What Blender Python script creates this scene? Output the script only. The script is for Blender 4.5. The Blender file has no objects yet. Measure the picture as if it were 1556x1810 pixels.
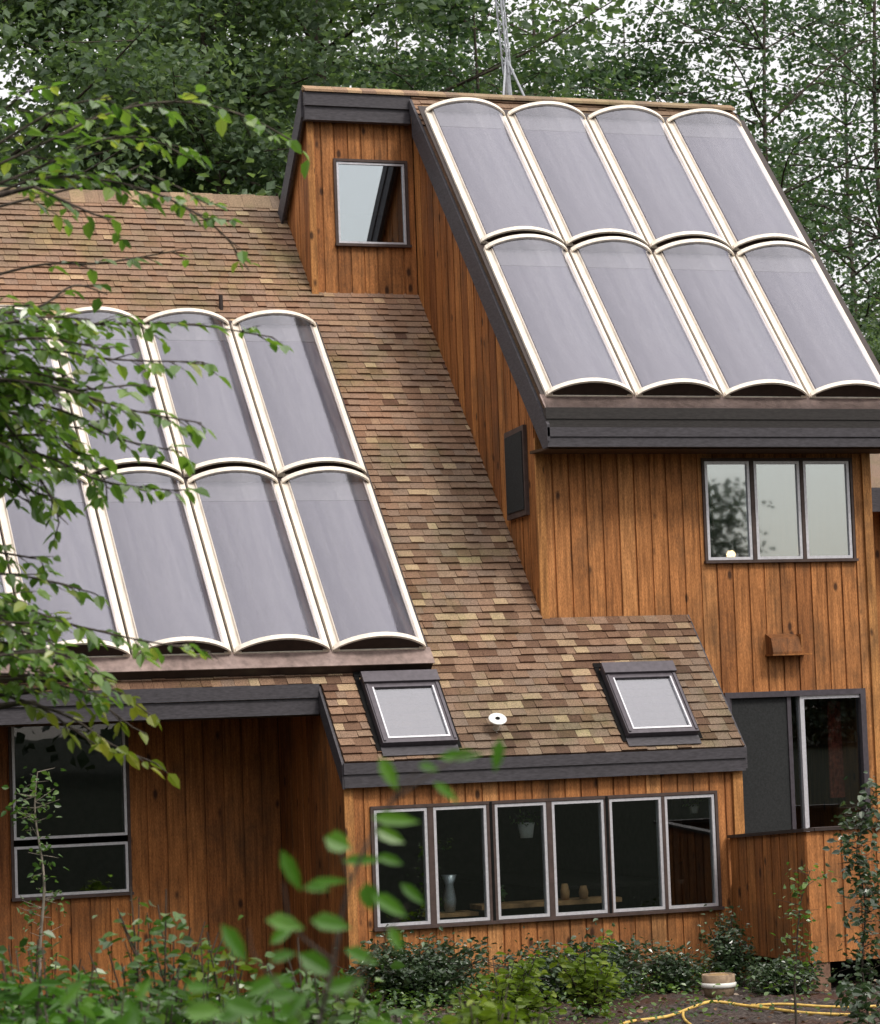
import bpy, math, random
import numpy as np
from mathutils import Vector, Matrix

# ------------------------------------------------------------------ camera, sky, sun, exposure
S = bpy.context.scene
C = S.collection
CAM = np.array([-8.487, -25.584, 0.355])
FW = np.array([0.34856, 0.93438, 0.07378]); FW /= np.linalg.norm(FW)
YAW, PITCH, ROLL, FPX = map(math.radians, (20.458, 4.231, 2.065, 0))
FPX = 5000.0
_f = np.array([math.sin(YAW)*math.cos(PITCH), math.cos(YAW)*math.cos(PITCH), math.sin(PITCH)])
_r = np.array([math.cos(YAW), -math.sin(YAW), 0.0]); _u = np.cross(_r, _f)
RT = _r*math.cos(ROLL) - _u*math.sin(ROLL); UP = _u*math.cos(ROLL) + _r*math.sin(ROLL); FW = _f
cd = bpy.data.cameras.new("camera"); cam = bpy.data.objects.new("camera", cd); C.objects.link(cam)
cd.sensor_fit = 'HORIZONTAL'; cd.sensor_width = 36.0; cd.lens = FPX/1556*36.0
cd.clip_start = 0.1; cd.clip_end = 2000
cd.dof.use_dof = True; cd.dof.focus_distance = 27.0; cd.dof.aperture_fstop = 7.5
cam.matrix_world = Matrix([[RT[0], UP[0], -FW[0], CAM[0]], [RT[1], UP[1], -FW[1], CAM[1]],
                           [RT[2], UP[2], -FW[2], CAM[2]], [0, 0, 0, 1]])
S.camera = cam

SUN_EL, SUN_AZ = math.radians(49), math.radians(155)     # azimuth clockwise from +Y
w = bpy.data.worlds.new("World"); S.world = w; w.use_nodes = True
nt = w.node_tree; nt.nodes.clear()
N = nt.nodes.new; L = nt.links.new
out = N("ShaderNodeOutputWorld"); add = N("ShaderNodeAddShader")
b1 = N("ShaderNodeBackground"); b2 = N("ShaderNodeBackground")
sky = N("ShaderNodeTexSky"); sky.sky_type = 'NISHITA'; sky.sun_disc = False
sky.sun_elevation = SUN_EL; sky.sun_rotation = SUN_AZ; sky.dust_density = 3.0
b1.inputs[1].default_value = 0.05
L(sky.outputs[0], b1.inputs[0])
# overcast cloud layer: about three times brighter overhead than at the horizon
tc = N("ShaderNodeTexCoord"); sp = N("ShaderNodeSeparateXYZ"); L(tc.outputs['Generated'], sp.inputs[0])
mr = N("ShaderNodeMapRange"); mr.inputs[1].default_value = 0.0; mr.inputs[2].default_value = 1.0
mr.inputs[4].default_value = 1.6
L(sp.outputs[2], mr.inputs[0])
hz = N("ShaderNodeMapRange"); hz.inputs[1].default_value = -0.6; hz.inputs[2].default_value = 0.6   # thinner cloud to the north
hz.inputs[3].default_value = 0.36; hz.inputs[4].default_value = 0.60
L(sp.outputs[1], hz.inputs[0]); L(hz.outputs[0], mr.inputs[3])
cn = N("ShaderNodeTexNoise"); cn.inputs['Scale'].default_value = 3.0; cn.inputs['Detail'].default_value = 4
L(tc.outputs['Generated'], cn.inputs['Vector'])
cm = N("ShaderNodeMapRange"); cm.inputs[3].default_value = 0.88; cm.inputs[4].default_value = 1.12
L(cn.outputs[0], cm.inputs[0])
mu = N("ShaderNodeMath"); mu.operation = 'MULTIPLY'; L(mr.outputs[0], mu.inputs[0]); L(cm.outputs[0], mu.inputs[1])
b2.inputs[0].default_value = (1.0, 0.935, 0.885, 1); L(mu.outputs[0], b2.inputs[1])
L(b1.outputs[0], add.inputs[0]); L(b2.outputs[0], add.inputs[1]); L(add.outputs[0], out.inputs[0])

sd = bpy.data.lights.new("sun", 'SUN'); sd.energy = 1.5; sd.angle = math.radians(11); sd.color = (1, 0.95, 0.87)
sun = bpy.data.objects.new("sun", sd); C.objects.link(sun)
_d = Vector((math.sin(SUN_AZ)*math.cos(SUN_EL), math.cos(SUN_AZ)*math.cos(SUN_EL), math.sin(SUN_EL)))
sun.rotation_euler = (-_d).to_track_quat('-Z', 'Y').to_euler()
S.view_settings.view_transform = 'Standard'; S.view_settings.look = 'None'
S.view_settings.exposure = 0.25; S.view_settings.gamma = 1.0
S.render.engine = 'CYCLES'
S.cycles.max_bounces = 7; S.cycles.transparent_max_bounces = 12; S.cycles.diffuse_bounces = 3

rnd = random.Random(7)

# ------------------------------------------------------------------ materials
def new_mat(name):
    m = bpy.data.materials.new(name); m.use_nodes = True
    t = m.node_tree; t.nodes.clear()
    return m, t, t.nodes.new, t.links.new

def ramp(n, l, fac, stops):
    r = n("ShaderNodeValToRGB"); e = r.color_ramp.elements
    while len(e) > 2: e.remove(e[-1])
    for i, (p, c) in enumerate(stops):
        if i < 2: k = e[i]; k.position = p
        else: k = e.new(p)
        k.color = (c[0], c[1], c[2], 1)
    l(fac, r.inputs[0]); return r.outputs[0]

def noise(n, l, scale, detail=4, vec=None, rough=.55):
    x = n("ShaderNodeTexNoise"); x.inputs['Scale'].default_value = scale
    x.inputs['Detail'].default_value = detail; x.inputs['Roughness'].default_value = rough
    if vec is not None: l(vec, x.inputs['Vector'])
    return x.outputs[0]

def mapped(n, l, scale, coord='Object'):
    t = n("ShaderNodeTexCoord"); m = n("ShaderNodeMapping"); m.inputs['Scale'].default_value = scale
    l(t.outputs[coord], m.inputs[0]); return m.outputs[0]

def mixc(n, l, a, b, fac, mode='MIX'):
    x = n("ShaderNodeMix"); x.data_type = 'RGBA'; x.blend_type = mode
    for sock, v in ((x.inputs[6], a), (x.inputs[7], b), (x.inputs[0], fac)):
        if isinstance(v, (int, float)): sock.default_value = v
        elif isinstance(v, tuple): sock.default_value = (*v, 1)
        else: l(v, sock)
    return x.outputs[2]

def mrange(n, l, v, a, b, c, d):
    x = n("ShaderNodeMapRange"); l(v, x.inputs[0])
    for i, k in enumerate((a, b, c, d)): x.inputs[i+1].default_value = k
    return x.outputs[0]

def tone(n):
    a = n("ShaderNodeAttribute"); a.attribute_name = 'tone'; return a.outputs['Fac']

def principled(n, l, col, rough=.7, spec=.3, bump=None, bstr=.3, bdist=.01, metal=0.0):
    p = n("ShaderNodeBsdfPrincipled")
    if isinstance(col, tuple): p.inputs['Base Color'].default_value = (*col, 1)
    else: l(col, p.inputs['Base Color'])
    if isinstance(rough, (int, float)): p.inputs['Roughness'].default_value = rough
    else: l(rough, p.inputs['Roughness'])
    p.inputs['Specular IOR Level'].default_value = spec; p.inputs['Metallic'].default_value = metal
    if bump is not None:
        b = n("ShaderNodeBump"); b.inputs['Strength'].default_value = bstr; b.inputs['Distance'].default_value = bdist
        l(bump, b.inputs['Height']); l(b.outputs[0], p.inputs['Normal'])
    return p

def finish(n, l, shader):
    o = n("ShaderNodeOutputMaterial"); l(shader, o.inputs[0])

def wood_mat(name, stops, stain=.5):
    m, t, n, l = new_mat(name)
    base = ramp(n, l, tone(n), stops)
    g = noise(n, l, 1.0, 6, mapped(n, l, (26, 26, 1.6)), .65)
    base = mixc(n, l, base, ramp(n, l, g, [(.30, (.46, .42, .38)), (.62, (1.28, 1.25, 1.2))]), 1.0, 'MULTIPLY')
    f = noise(n, l, 1.0, 3, mapped(n, l, (150, 150, 40)))
    base = mixc(n, l, base, ramp(n, l, f, [(.32, (.70, .68, .66)), (.68, (1.25, 1.25, 1.22))]), 1.0, 'MULTIPLY')
    # broad water stains running down the boards
    s = noise(n, l, 1.0, 5, mapped(n, l, (3.2, 3.2, .55)), .6)
    base = mixc(n, l, base, mixc(n, l, base, (.42, .38, .36), 1.0, 'MULTIPLY'), mrange(n, l, s, .52, .72, 0, stain))
    ms = noise(n, l, 1.0, 6, mapped(n, l, (1.1, 1.1, .8)), .7)      # grey weathered patches
    base = mixc(n, l, base, (.085, .05, .026), mrange(n, l, ms, .50, .70, 0, .75))
    # knots
    v = n("ShaderNodeTexVoronoi"); v.inputs['Scale'].default_value = 1.0; v.inputs['Randomness'].default_value = 1.0
    l(mapped(n, l, (5.2, 5.2, 2.6)), v.inputs['Vector'])
    base = mixc(n, l, base, (.035, .015, .008), mrange(n, l, v.outputs['Distance'], .08, .17, .9, 0))
    p = principled(n, l, base, .72, .25, g, .35, .006)
    finish(n, l, p.outputs[0]); return m

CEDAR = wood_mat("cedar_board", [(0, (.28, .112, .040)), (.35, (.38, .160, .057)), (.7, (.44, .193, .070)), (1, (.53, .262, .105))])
CEDAR_SHADED_OLD = wood_mat("shaded_weathered_cedar", [(0, (.22, .085, .030)), (.5, (.33, .132, .042)), (1, (.44, .19, .062))], .7)  # darker cedar: shade of the left-facing and recessed walls put into its colour
CEDAR_TRIM = wood_mat("cedar_trim", [(0, (.34, .15, .05)), (1, (.50, .25, .09))], .4)

def shingle_mat():
    m, t, n, l = new_mat("asphalt_shingle")
    base = ramp(n, l, tone(n), [(0, (.10, .058, .043)), (.18, (.150, .093, .062)), (.36, (.250, .168, .115)), (.50, (.210, .155, .118)), (.62, (.275, .196, .130)), (.82, (.315, .235, .152)), (1, (.38, .295, .19))])
    big = noise(n, l, .55, 3, mapped(n, l, (1, 1, 1)))
    base = mixc(n, l, base, ramp(n, l, big, [(.35, (.82, .86, .88)), (.65, (1.2, 1.08, 1.04))]), 1.0, 'MULTIPLY')
    mo = noise(n, l, 1.3, 6, mapped(n, l, (1, 1, 1)), .65)      # thin moss and lichen
    base = mixc(n, l, base, mixc(n, l, base, (.74, .86, .68), 1.0, 'MULTIPLY'), mrange(n, l, mo, .5, .66, 0, .85))
    f = noise(n, l, 90, 3, mapped(n, l, (1, 1, 1)))
    base = mixc(n, l, base, ramp(n, l, f, [(.3, (.55, .55, .55)), (.7, (1.42, 1.4, 1.36))]), 1.0, 'MULTIPLY')
    p = principled(n, l, base, .9, .2, f, .5, .006); finish(n, l, p.outputs[0]); return m
SHINGLE = shingle_mat()

def plain(name, col, rough=.6, spec=.3, var=.25, scale=14, bstr=.15, metal=0.0, vec=(1, 1, 1)):
    m, t, n, l = new_mat(name)
    f = noise(n, l, scale, 5, mapped(n, l, vec))
    lo = tuple(c*(1-var) for c in col); hi = tuple(min(1, c*(1+var)) for c in col)
    base = ramp(n, l, f, [(.3, lo), (.7, hi)])
    p = principled(n, l, base, rough, spec, f, bstr, .004, metal); finish(n, l, p.outputs[0]); return m
GREY_TRIM = plain("grey_painted_trim", (.062, .058, .066), .6, .3, .3, 8, .2, 0, (2, 2, 8))
DARK_FASCIA = plain("dark_stained_fascia", (.030, .027, .026), .55, .3, .3, 8, .2, 0, (2, 2, 8))
DARK_METAL = plain("bronze_flashing", (.035, .024, .021), .5, .4, .25)
CURB_TOP = plain("weathered_flashing", (.27, .20, .18), .6, .35, .3)
SOFFIT = plain("soffit_board", (.07, .04, .022), .8, .2)
ALU = plain("mill_aluminium", (.62, .62, .66), .38, .5, .12, 30, .05, .35)
CASING = plain("brown_casing", (.075, .052, .046), .55, .3, .25)
SKYLIGHT_CLAD = plain("skylight_cladding", (.085, .075, .088), .35, .5, .2, 20, .05, .3)
CREAM = plain("cream_panel_frame", (.82, .745, .64), .45, .4, .16, 6, .05, 0, (4, 1, 4))
PALE_STRIP = plain("insulation_strip", (.165, .16, .165), .7, .2, .1)
DARK_END = plain("panel_end_cap", (.035, .02, .014), .6, .3)
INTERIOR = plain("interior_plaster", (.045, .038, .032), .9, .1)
INT_WOOD = plain("interior_wood", (.36, .20, .09), .6, .3, .3, 12)
SCREEN = plain("insect_screen", (.028, .030, .031), .8, .2, .25, 60)
WHITE = plain("white_ceramic", (.80, .80, .76), .35, .5, .08)
BLACK = plain("dark_opening", (.01, .01, .01), .9, .1)
GALV = plain("galvanised_steel", (.42, .44, .47), .4, .5, .2, 25, .1, .6)
BRICK_RED = plain("red_curtain_fabric", (.38, .10, .07), .9, .1, .5, 25)
HOSE = plain("yellow_rubber", (.66, .44, .11), .45, .5, .25, 18)
TERRA = plain("clay_pot", (.30, .22, .15), .8, .2, .35, 20)
SOIL = plain("potting_soil", (.30, .20, .10), .95, .1, .6, 50, .6)
CONCRETE = plain("brown_block", (.20, .12, .085), .9, .15, .4, 16, .4)
BARK = plain("bark", (.070, .058, .048), .9, .15, .45, 9, .8, 0, (3, 3, 1))
BARK_PALE = plain("pale_bark", (.25, .22, .18), .85, .2, .4, 9, .6, 0, (3, 3, 1))

def panel_plate():
    m, t, n, l = new_mat("solar_absorber")
    f = noise(n, l, 70, 2, mapped(n, l, (1, 1, 1)))
    g = noise(n, l, 1.6, 3, mapped(n, l, (1, 1, 1)))
    base = ramp(n, l, f, [(.3, (.070, .064, .080)), (.7, (.115, .107, .128))])
    base = mixc(n, l, base, ramp(n, l, g, [(.3, (.93, .95, .95)), (.7, (1.06, 1.04, 1.05))]), 1.0, 'MULTIPLY')
    p = principled(n, l, base, .6, .3); finish(n, l, p.outputs[0]); return m
ABSORBER = panel_plate()

def glassy(name, refl, tint=(1, 1, 1), rough=.01, haze=0.0, wav=0.0, gcol=(.95, .96, 1.0), wscale=1.6):
    m, t, n, l = new_mat(name)
    tr = n("ShaderNodeBsdfTransparent"); tr.inputs[0].default_value = (*tint, 1)
    gl = n("ShaderNodeBsdfGlossy"); gl.inputs['Roughness'].default_value = rough
    gl.inputs[0].default_value = (*gcol, 1)
    if wav:
        b = n("ShaderNodeBump"); b.inputs['Strength'].default_value = wav; b.inputs['Distance'].default_value = .02
        l(noise(n, l, wscale, 2, mapped(n, l, (1, 1, 1))), b.inputs['Height']); l(b.outputs[0], gl.inputs['Normal'])
    fr = n("ShaderNodeLayerWeight"); fr.inputs[0].default_value = .35
    fac = mrange(n, l, fr.outputs['Facing'], 0, 1, refl, min(1, refl+.42))
    mx = n("ShaderNodeMixShader"); l(fac, mx.inputs[0]); l(tr.outputs[0], mx.inputs[1]); l(gl.outputs[0], mx.inputs[2])
    sh = mx.outputs[0]
    if haze:
        df = n("ShaderNodeBsdfDiffuse"); df.inputs[0].default_value = (.62, .61, .64, 1)
        m2 = n("ShaderNodeMixShader")          # film of dust, washed into streaks down the slope
        d1 = noise(n, l, 1.0, 5, mapped(n, l, (11, 1.1, 1)), .65); d2 = noise(n, l, 1.0, 4, mapped(n, l, (140, 140, 140)), .7)
        dm = n("ShaderNodeMath"); dm.operation = 'MULTIPLY'
        l(mrange(n, l, d1, .35, .7, haze*.6, haze*2.4), dm.inputs[0]); l(mrange(n, l, d2, .35, .65, .3, 1.8), dm.inputs[1]); l(dm.outputs[0], m2.inputs[0])
        l(sh, m2.inputs[1]); l(df.outputs[0], m2.inputs[2]); sh = m2.outputs[0]
    finish(n, l, sh); return m
COVER = glassy("fibreglass_cover", .10, (.80, .80, .86), .05, .05, .03, (.70, .715, .80), 70)
GLASS = glassy("window_glass", .07, (.80, .84, .84), .004, 0, .02)
GLASS_BRIGHT = glassy("brightened_window_glass", .40, (.60, .64, .66), .02, 0, .02, (.88, .96, 1.0))  # upper panes: raised mirror share and blue tint brighten the sky reflection
SKY_GLASS = glassy("skylight_glass", .14, (.5, .5, .52), .06, .02, 0, (.92, .94, 1.0))

def leaf_mat(name, stops, trans=.35, rough=.38, spec=.5):
    m, t, n, l = new_mat(name)
    col = ramp(n, l, tone(n), stops)
    p = principled(n, l, col, rough, spec)
    tb = n("ShaderNodeBsdfTranslucent")
    l(mixc(n, l, col, (1.5, 1.6, .7), 1.0, 'MULTIPLY'), tb.inputs[0])
    mx = n("ShaderNodeMixShader"); mx.inputs[0].default_value = trans
    l(p.outputs[0], mx.inputs[1]); l(tb.outputs[0], mx.inputs[2]); finish(n, l, mx.outputs[0]); return m
LEAF_BEECH = leaf_mat("beech_leaf", [(0, (.050, .11, .028)), (.5, (.12, .23, .052)), (.85, (.20, .32, .065)), (1, (.32, .38, .10))], .42, .20, 1.0)
LEAF_YELLOW = leaf_mat("yellow_green_leaf", [(0, (.10, .15, .02)), (.6, (.19, .24, .035)), (1, (.30, .30, .06))], .35, .35)
LEAF_NEAR = leaf_mat("glossy_sapling_leaf", [(0, (.04, .11, .016)), (.6, (.075, .19, .026)), (1, (.12, .25, .04))], .35, .28, .6)
LEAF_SHRUB = leaf_mat("shrub_leaf", [(0, (.028, .065, .016)), (.5, (.065, .145, .028)), (1, (.16, .26, .05))], .35, .3, .8)
LEAF_BRIGHT = leaf_mat("bright_shrub_leaf", [(0, (.06, .10, .012)), (.5, (.13, .20, .022)), (1, (.22, .28, .04))], .35, .45, .4)
LEAF_DARK = leaf_mat("dark_shrub_leaf", [(0, (.020, .040, .018)), (.6, (.045, .08, .036)), (1, (.13, .19, .10))], .2, .28, .8)
LEAF_FOREST = leaf_mat("forest_leaf", [(0, (.060, .098, .062)), (.5, (.115, .178, .100)), (1, (.21, .28, .15))], .45, .5, .4)  # lightened, greyed greens: distance haze is mixed into the leaf colour
LEAF_AIRY = leaf_mat("pale_forest_leaf", [(0, (.032, .066, .038)), (.5, (.060, .112, .058)), (1, (.12, .19, .085))], .4, .5, .4)

LEAF_WOODS = leaf_mat("distant_wood_leaf", [(0, (.02, .032, .019)), (.5, (.04, .06, .034)), (1, (.075, .10, .055))], .25, .6, .3)

def ground_mat():
    m, t, n, l = new_mat("mulch_ground")
    a = noise(n, l, 22, 8, mapped(n, l, (1, 1, 1)), .7); b = noise(n, l, .9, 4, mapped(n, l, (1, 1, 1)))
    base = ramp(n, l, a, [(.30, (.022, .018, .016)), (.5, (.075, .062, .056)), (.68, (.17, .145, .135)), (.85, (.30, .26, .23))])
    base = mixc(n, l, base, (.085, .035, .02), mrange(n, l, b, .5, .62, 0, .7))
    # beyond the garden bed unseen ground is darkened to dim its reflection in the windows
    tcn = n("ShaderNodeTexCoord"); sx = n("ShaderNodeSeparateXYZ"); l(tcn.outputs['Object'], sx.inputs[0])
    base = mixc(n, l, base, ramp(n, l, a, [(.3, (.005, .007, .004)), (.7, (.018, .024, .011))]), mrange(n, l, sx.outputs[1], -5.2, -4.6, 1, 0))
    p = principled(n, l, base, .95, .1, a, .9, .04); finish(n, l, p.outputs[0]); return m
GROUND = ground_mat()

# ------------------------------------------------------------------ mesh helpers
class MB:
    def __init__(s): s.v = []; s.f = []; s.t = []; s.m = []
    def face(s, pts, tone=.5, m=0):
        i = len(s.v); s.v += [tuple(p) for p in pts]; s.f.append(tuple(range(i, i+len(pts)))); s.t.append(tone); s.m.append(m)
    def box(s, x0, x1, y0, y1, z0, z1, tone=.5, m=0):
        P = [(x, y, z) for z in (z0, z1) for y in (y0, y1) for x in (x0, x1)]
        s.hexa(P, tone, m)
    def hexa(s, P, tone=.5, m=0):            # P: 8 corners ordered x fastest, y, z
        i = len(s.v); s.v += [tuple(p) for p in P]
        for q in ((0, 2, 3, 1), (4, 5, 7, 6), (0, 1, 5, 4), (2, 6, 7, 3), (0, 4, 6, 2), (1, 3, 7, 5)):
            s.f.append(tuple(i+k for k in q)); s.t.append(tone); s.m.append(m)
    def prism(s, poly, off, tone=.5, m=0):   # planar polygon swept along off
        i = len(s.v); k = len(poly); o = np.array(off)
        s.v += [tuple(p) for p in poly] + [tuple(np.array(p)+o) for p in poly]
        s.f.append(tuple(range(i+k-1, i-1, -1))); s.f.append(tuple(range(i+k, i+2*k)))
        for j in range(k): s.f.append((i+j, i+(j+1) % k, i+k+(j+1) % k, i+k+j))
        s.t += [tone]*(k+2); s.m += [m]*(k+2)
    def tube(s, pts, r, n=8, tone=.5, m=0, cap=True):
        pts = [np.array(p, float) for p in pts]; rs = r if hasattr(r, '__len__') else [r]*len(pts)
        i0 = len(s.v); prev = None
        for j, p in enumerate(pts):
            d = pts[min(j+1, len(pts)-1)] - pts[max(j-1, 0)]; d /= (np.linalg.norm(d)+1e-9)
            if prev is None:
                a = np.array([0, 0, 1.]) if abs(d[2]) < .9 else np.array([1., 0, 0]); e = np.cross(d, a)
            else: e = prev - d*np.dot(prev, d)
            e /= np.linalg.norm(e)+1e-9; prev = e; g = np.cross(d, e)
            for k in range(n):
                an = 2*math.pi*k/n; s.v.append(tuple(p + rs[j]*(math.cos(an)*e + math.sin(an)*g)))
        for j in range(len(pts)-1):
            for k in range(n):
                a = i0+j*n+k; b = i0+j*n+(k+1) % n
                s.f.append((a, b, b+n, a+n)); s.t.append(tone); s.m.append(m)
        if cap:
            s.f.append(tuple(i0+k for k in range(n-1, -1, -1))); s.t.append(tone); s.m.append(m)
            q = i0+(len(pts)-1)*n; s.f.append(tuple(q+k for k in range(n))); s.t.append(tone); s.m.append(m)
    def lathe(s, prof, c, n=20, tone=.5, m=0, axis=None):
        ax = np.array(axis if axis is not None else (0, 0, 1.), float); ax /= np.linalg.norm(ax)
        e = np.cross(ax, (0, 1, 0) if abs(ax[1]) < .9 else (1, 0, 0)); e /= np.linalg.norm(e); g = np.cross(ax, e)
        i0 = len(s.v); c = np.array(c, float)
        for (r, h) in prof:
            for k in range(n):
                a = 2*math.pi*k/n; s.v.append(tuple(c + ax*h + r*(math.cos(a)*e + math.sin(a)*g)))
        for j in range(len(prof)-1):
            for k in range(n):
                a = i0+j*n+k; b = i0+j*n+(k+1) % n
                s.f.append((a, b, b+n, a+n)); s.t.append(tone); s.m.append(m)
    def build(s, name, mats, parent=None, smooth=False, **props):
        return mesh_obj(name, np.array(s.v, float), s.f, s.t, mats, parent, smooth, s.m, **props)

def root_base(p):
    b = np.zeros(3)
    while p is not None: b += np.array(p.location); p = p.parent
    return b
def mesh_obj(name, V, F, T, mats, parent=None, smooth=False, MI=None, local=False, **props):
    me = bpy.data.meshes.new(name)
    V = np.array(V, float)
    if parent is not None and not local: V = V - root_base(parent)
    me.from_pydata(V.tolist(), [], F if isinstance(F, list) else F.tolist())
    at = me.attributes.new('tone', 'FLOAT', 'FACE'); at.data.foreach_set('value', np.array(T, np.float32))
    mats = mats if isinstance(mats, (list, tuple)) else [mats]
    for m in mats: me.materials.append(m)
    if MI is not None and len(mats) > 1: me.polygons.foreach_set('material_index', np.array(MI, np.int32))
    if smooth: me.polygons.foreach_set('use_smooth', np.ones(len(me.polygons), bool))
    me.update()
    o = bpy.data.objects.new(name, me); C.objects.link(o)
    if parent is not None: o.parent = parent
    for k, v in props.items(): o[k] = v
    return o
def thing(name, label, cat, loc=(0, 0, 0), group=None):
    o = bpy.data.objects.new(name, None); C.objects.link(o); o.location = loc; o.empty_display_size = .3
    o['label'] = label; o['category'] = cat
    if group: o['group'] = group
    return o
def copy_tree(o, parent=None):
    c = o.copy(); C.objects.link(c)
    if parent is not None: c.parent = parent
    for ch in [k for k in o.children]: copy_tree(ch, c)
    return c
def smoothline(pts, sub=6):
    pts = [np.array(p, float) for p in pts]; P = [2*pts[0]-pts[1]] + pts + [2*pts[-1]-pts[-2]]; o = []
    for i in range(1, len(P)-2):
        for k in range(sub):
            t = k/sub; a, b, c, d = P[i-1:i+3]
            o.append(.5*((2*b)+(c-a)*t+(2*a-5*b+4*c-d)*t*t+(3*b-a-3*c+d)*t**3))
    o.append(P[-2]); return o
def at(px, py, d):          # world point that lies d metres ahead of the viewpoint along a sight line
    return CAM + d*(RT*(px-778)/FPX - UP*(py-905)/FPX + FW)

# ------------------------------------------------------------------ ground
def gz(x, y):
    z = -2.3
    if y < -4: z += min(-4-y, 22)*.055
    if y < -26: z += min(-26-y, 60)*.02
    if y > 12: z += min(y-12, 60)*.02
    return z
def ground():
    rs = np.random.RandomState(3)
    def axis(lo, hi, fine0, fine1, step):
        a = list(np.arange(fine0, fine1, step)); b = []; v = fine0; st = step
        while v > lo: st *= 1.35; v -= st; b.append(v)
        e = []; v = fine1; st = step
        while v < hi: e.append(v); st *= 1.35; v += st
        return np.array(sorted(b)+a+e+[hi])
    xs = axis(-600, 600, -6, 8, .09); ys = axis(-600, 600, -6, 2, .09)
    V = []; bump = rs.rand(len(ys), len(xs))
    for j, y in enumerate(ys):
        for i, x in enumerate(xs):
            k = .05 if -7 < y < 3 and -7 < x < 9 else .02
            V.append((x, y, gz(x, y) + k*(bump[j, i]-.5) + .03*math.sin(x*2.1+y)*math.cos(y*1.7)))
    nx = len(xs); F = [(j*nx+i, j*nx+i+1, (j+1)*nx+i+1, (j+1)*nx+i) for j in range(len(ys)-1) for i in range(nx-1)]
    mesh_obj("ground", V, F, [.5]*len(F), GROUND, None, True, kind='structure')
ground()

# ------------------------------------------------------------------ the house
PM = math.radians(49.2); TM = math.tan(PM); CM, SM = math.cos(PM), math.sin(PM)
PT = math.radians(48.27); TT = math.tan(PT); CT, ST = math.cos(PT), math.sin(PT)
XT, YT, YD, XD, WB, YA, YR = 2.566, 1.204, 4.497, 1.29, 4.21, .676, 5.595
YS, YL = .08, 2.2                       # sunroom front wall, recessed left wall
ZR = YR*TM
XL = -7.0; XR = 6.42
H = thing("house", "cedar-sided timber house with brown shingle roofs and a tall shed-roofed tower", "house", (2.0, 1.2, -2.3))

def board_wall(ax, c, u0, u1, zb, zt, holes=(), bw=.19, out=-1, mat=CEDAR, seed=1, name="wall", depth=.014, groove=.011, parent=H):
    """vertical boards with sunk joints on plane ax=c; zb, zt functions of u; holes = (ua, ub, za, zb)"""
    r = random.Random(seed); mb = MB()
    def P(u, z, d=0.0):
        return (c+out*d, u, z) if ax == 'x' else (u, c+out*d, z)
    n = max(1, round((u1-u0)/bw)); edges = [u0+(u1-u0)*i/n for i in range(n+1)]
    for i in range(n):
        a, b = edges[i], edges[i+1]; tn = min(1, max(0, r.gauss(.5, .24)))
        dd = r.uniform(-.003, .003)
        cuts = sorted({a, b, *[h[0] for h in holes if a < h[0] < b], *[h[1] for h in holes if a < h[1] < b], a+groove, b-groove})
        for p, q in zip(cuts, cuts[1:]):
            if q-p < 1e-5: continue
            mid = (p+q)/2; d = -depth if (mid < a+groove or mid > b-groove) else dd
            segs = [(zb(p), zt(p), zb(q), zt(q))]
            for h in holes:
                if h[0] < mid < h[1]:
                    ns = []
                    for (bp, tp, bq, tq) in segs:
                        if min(tp, tq) <= h[2] or max(bp, bq) >= h[3]: ns.append((bp, tp, bq, tq)); continue
                        if min(bp, bq) < h[2]: ns.append((bp, h[2], bq, h[2]))
                        if max(tp, tq) > h[3]: ns.append((h[3], tp, h[3], tq))
                    segs = ns
            for (bp, tp, bq, tq) in segs:
                if tp-bp < 1e-4 and tq-bq < 1e-4: continue
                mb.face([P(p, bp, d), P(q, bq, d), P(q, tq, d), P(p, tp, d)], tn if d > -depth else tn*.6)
                if d > -depth:
                    for u, z0, z1 in ((p, bp, tp), (q, bq, tq)):
                        if abs(u-(a+groove)) < 1e-6 or abs(u-(b-groove)) < 1e-6:
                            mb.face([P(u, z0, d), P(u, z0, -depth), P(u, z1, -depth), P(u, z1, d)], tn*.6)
    # returns round the openings give the wall its thickness
    for (ua, ub, za, zc) in holes:
        mb.face([P(ua, za), P(ub, za), P(ub, za, -.14), P(ua, za, -.14)], .3); mb.face([P(ua, zc), P(ub, zc), P(ub, zc, -.14), P(ua, zc, -.14)], .3)
        mb.face([P(ua, za), P(ua, zc), P(ua, zc, -.14), P(ua, za, -.14)], .3); mb.face([P(ub, za), P(ub, zc), P(ub, zc, -.14), P(ub, za, -.14)], .3)
    return mb.build(name, mat, parent)

K = lambda v: (lambda u: v)
# window openings (ua, ub, za, zb)
SUNW = [(.299, .837), (.901, 1.448), (1.536, 2.074), (2.133, 2.686), (2.746, 3.307), (3.344, 3.888)]
SZ0, SZ1 = -1.575, -.467
hole_sun = (.262, 3.925, SZ0-.04, SZ1+.035)
hole_tow = (4.455, 6.225, 1.905, 3.005)
hole_sld = (4.60, 6.262, -1.35, .545)
hole_left = (-2.76, -1.555, -1.255, .575)
hole_dorm = (1.60, 2.475, 5.77, 6.755)
hole_side = (1.40, 1.905, 2.47, 3.345)   # sheared below by its trim

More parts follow.
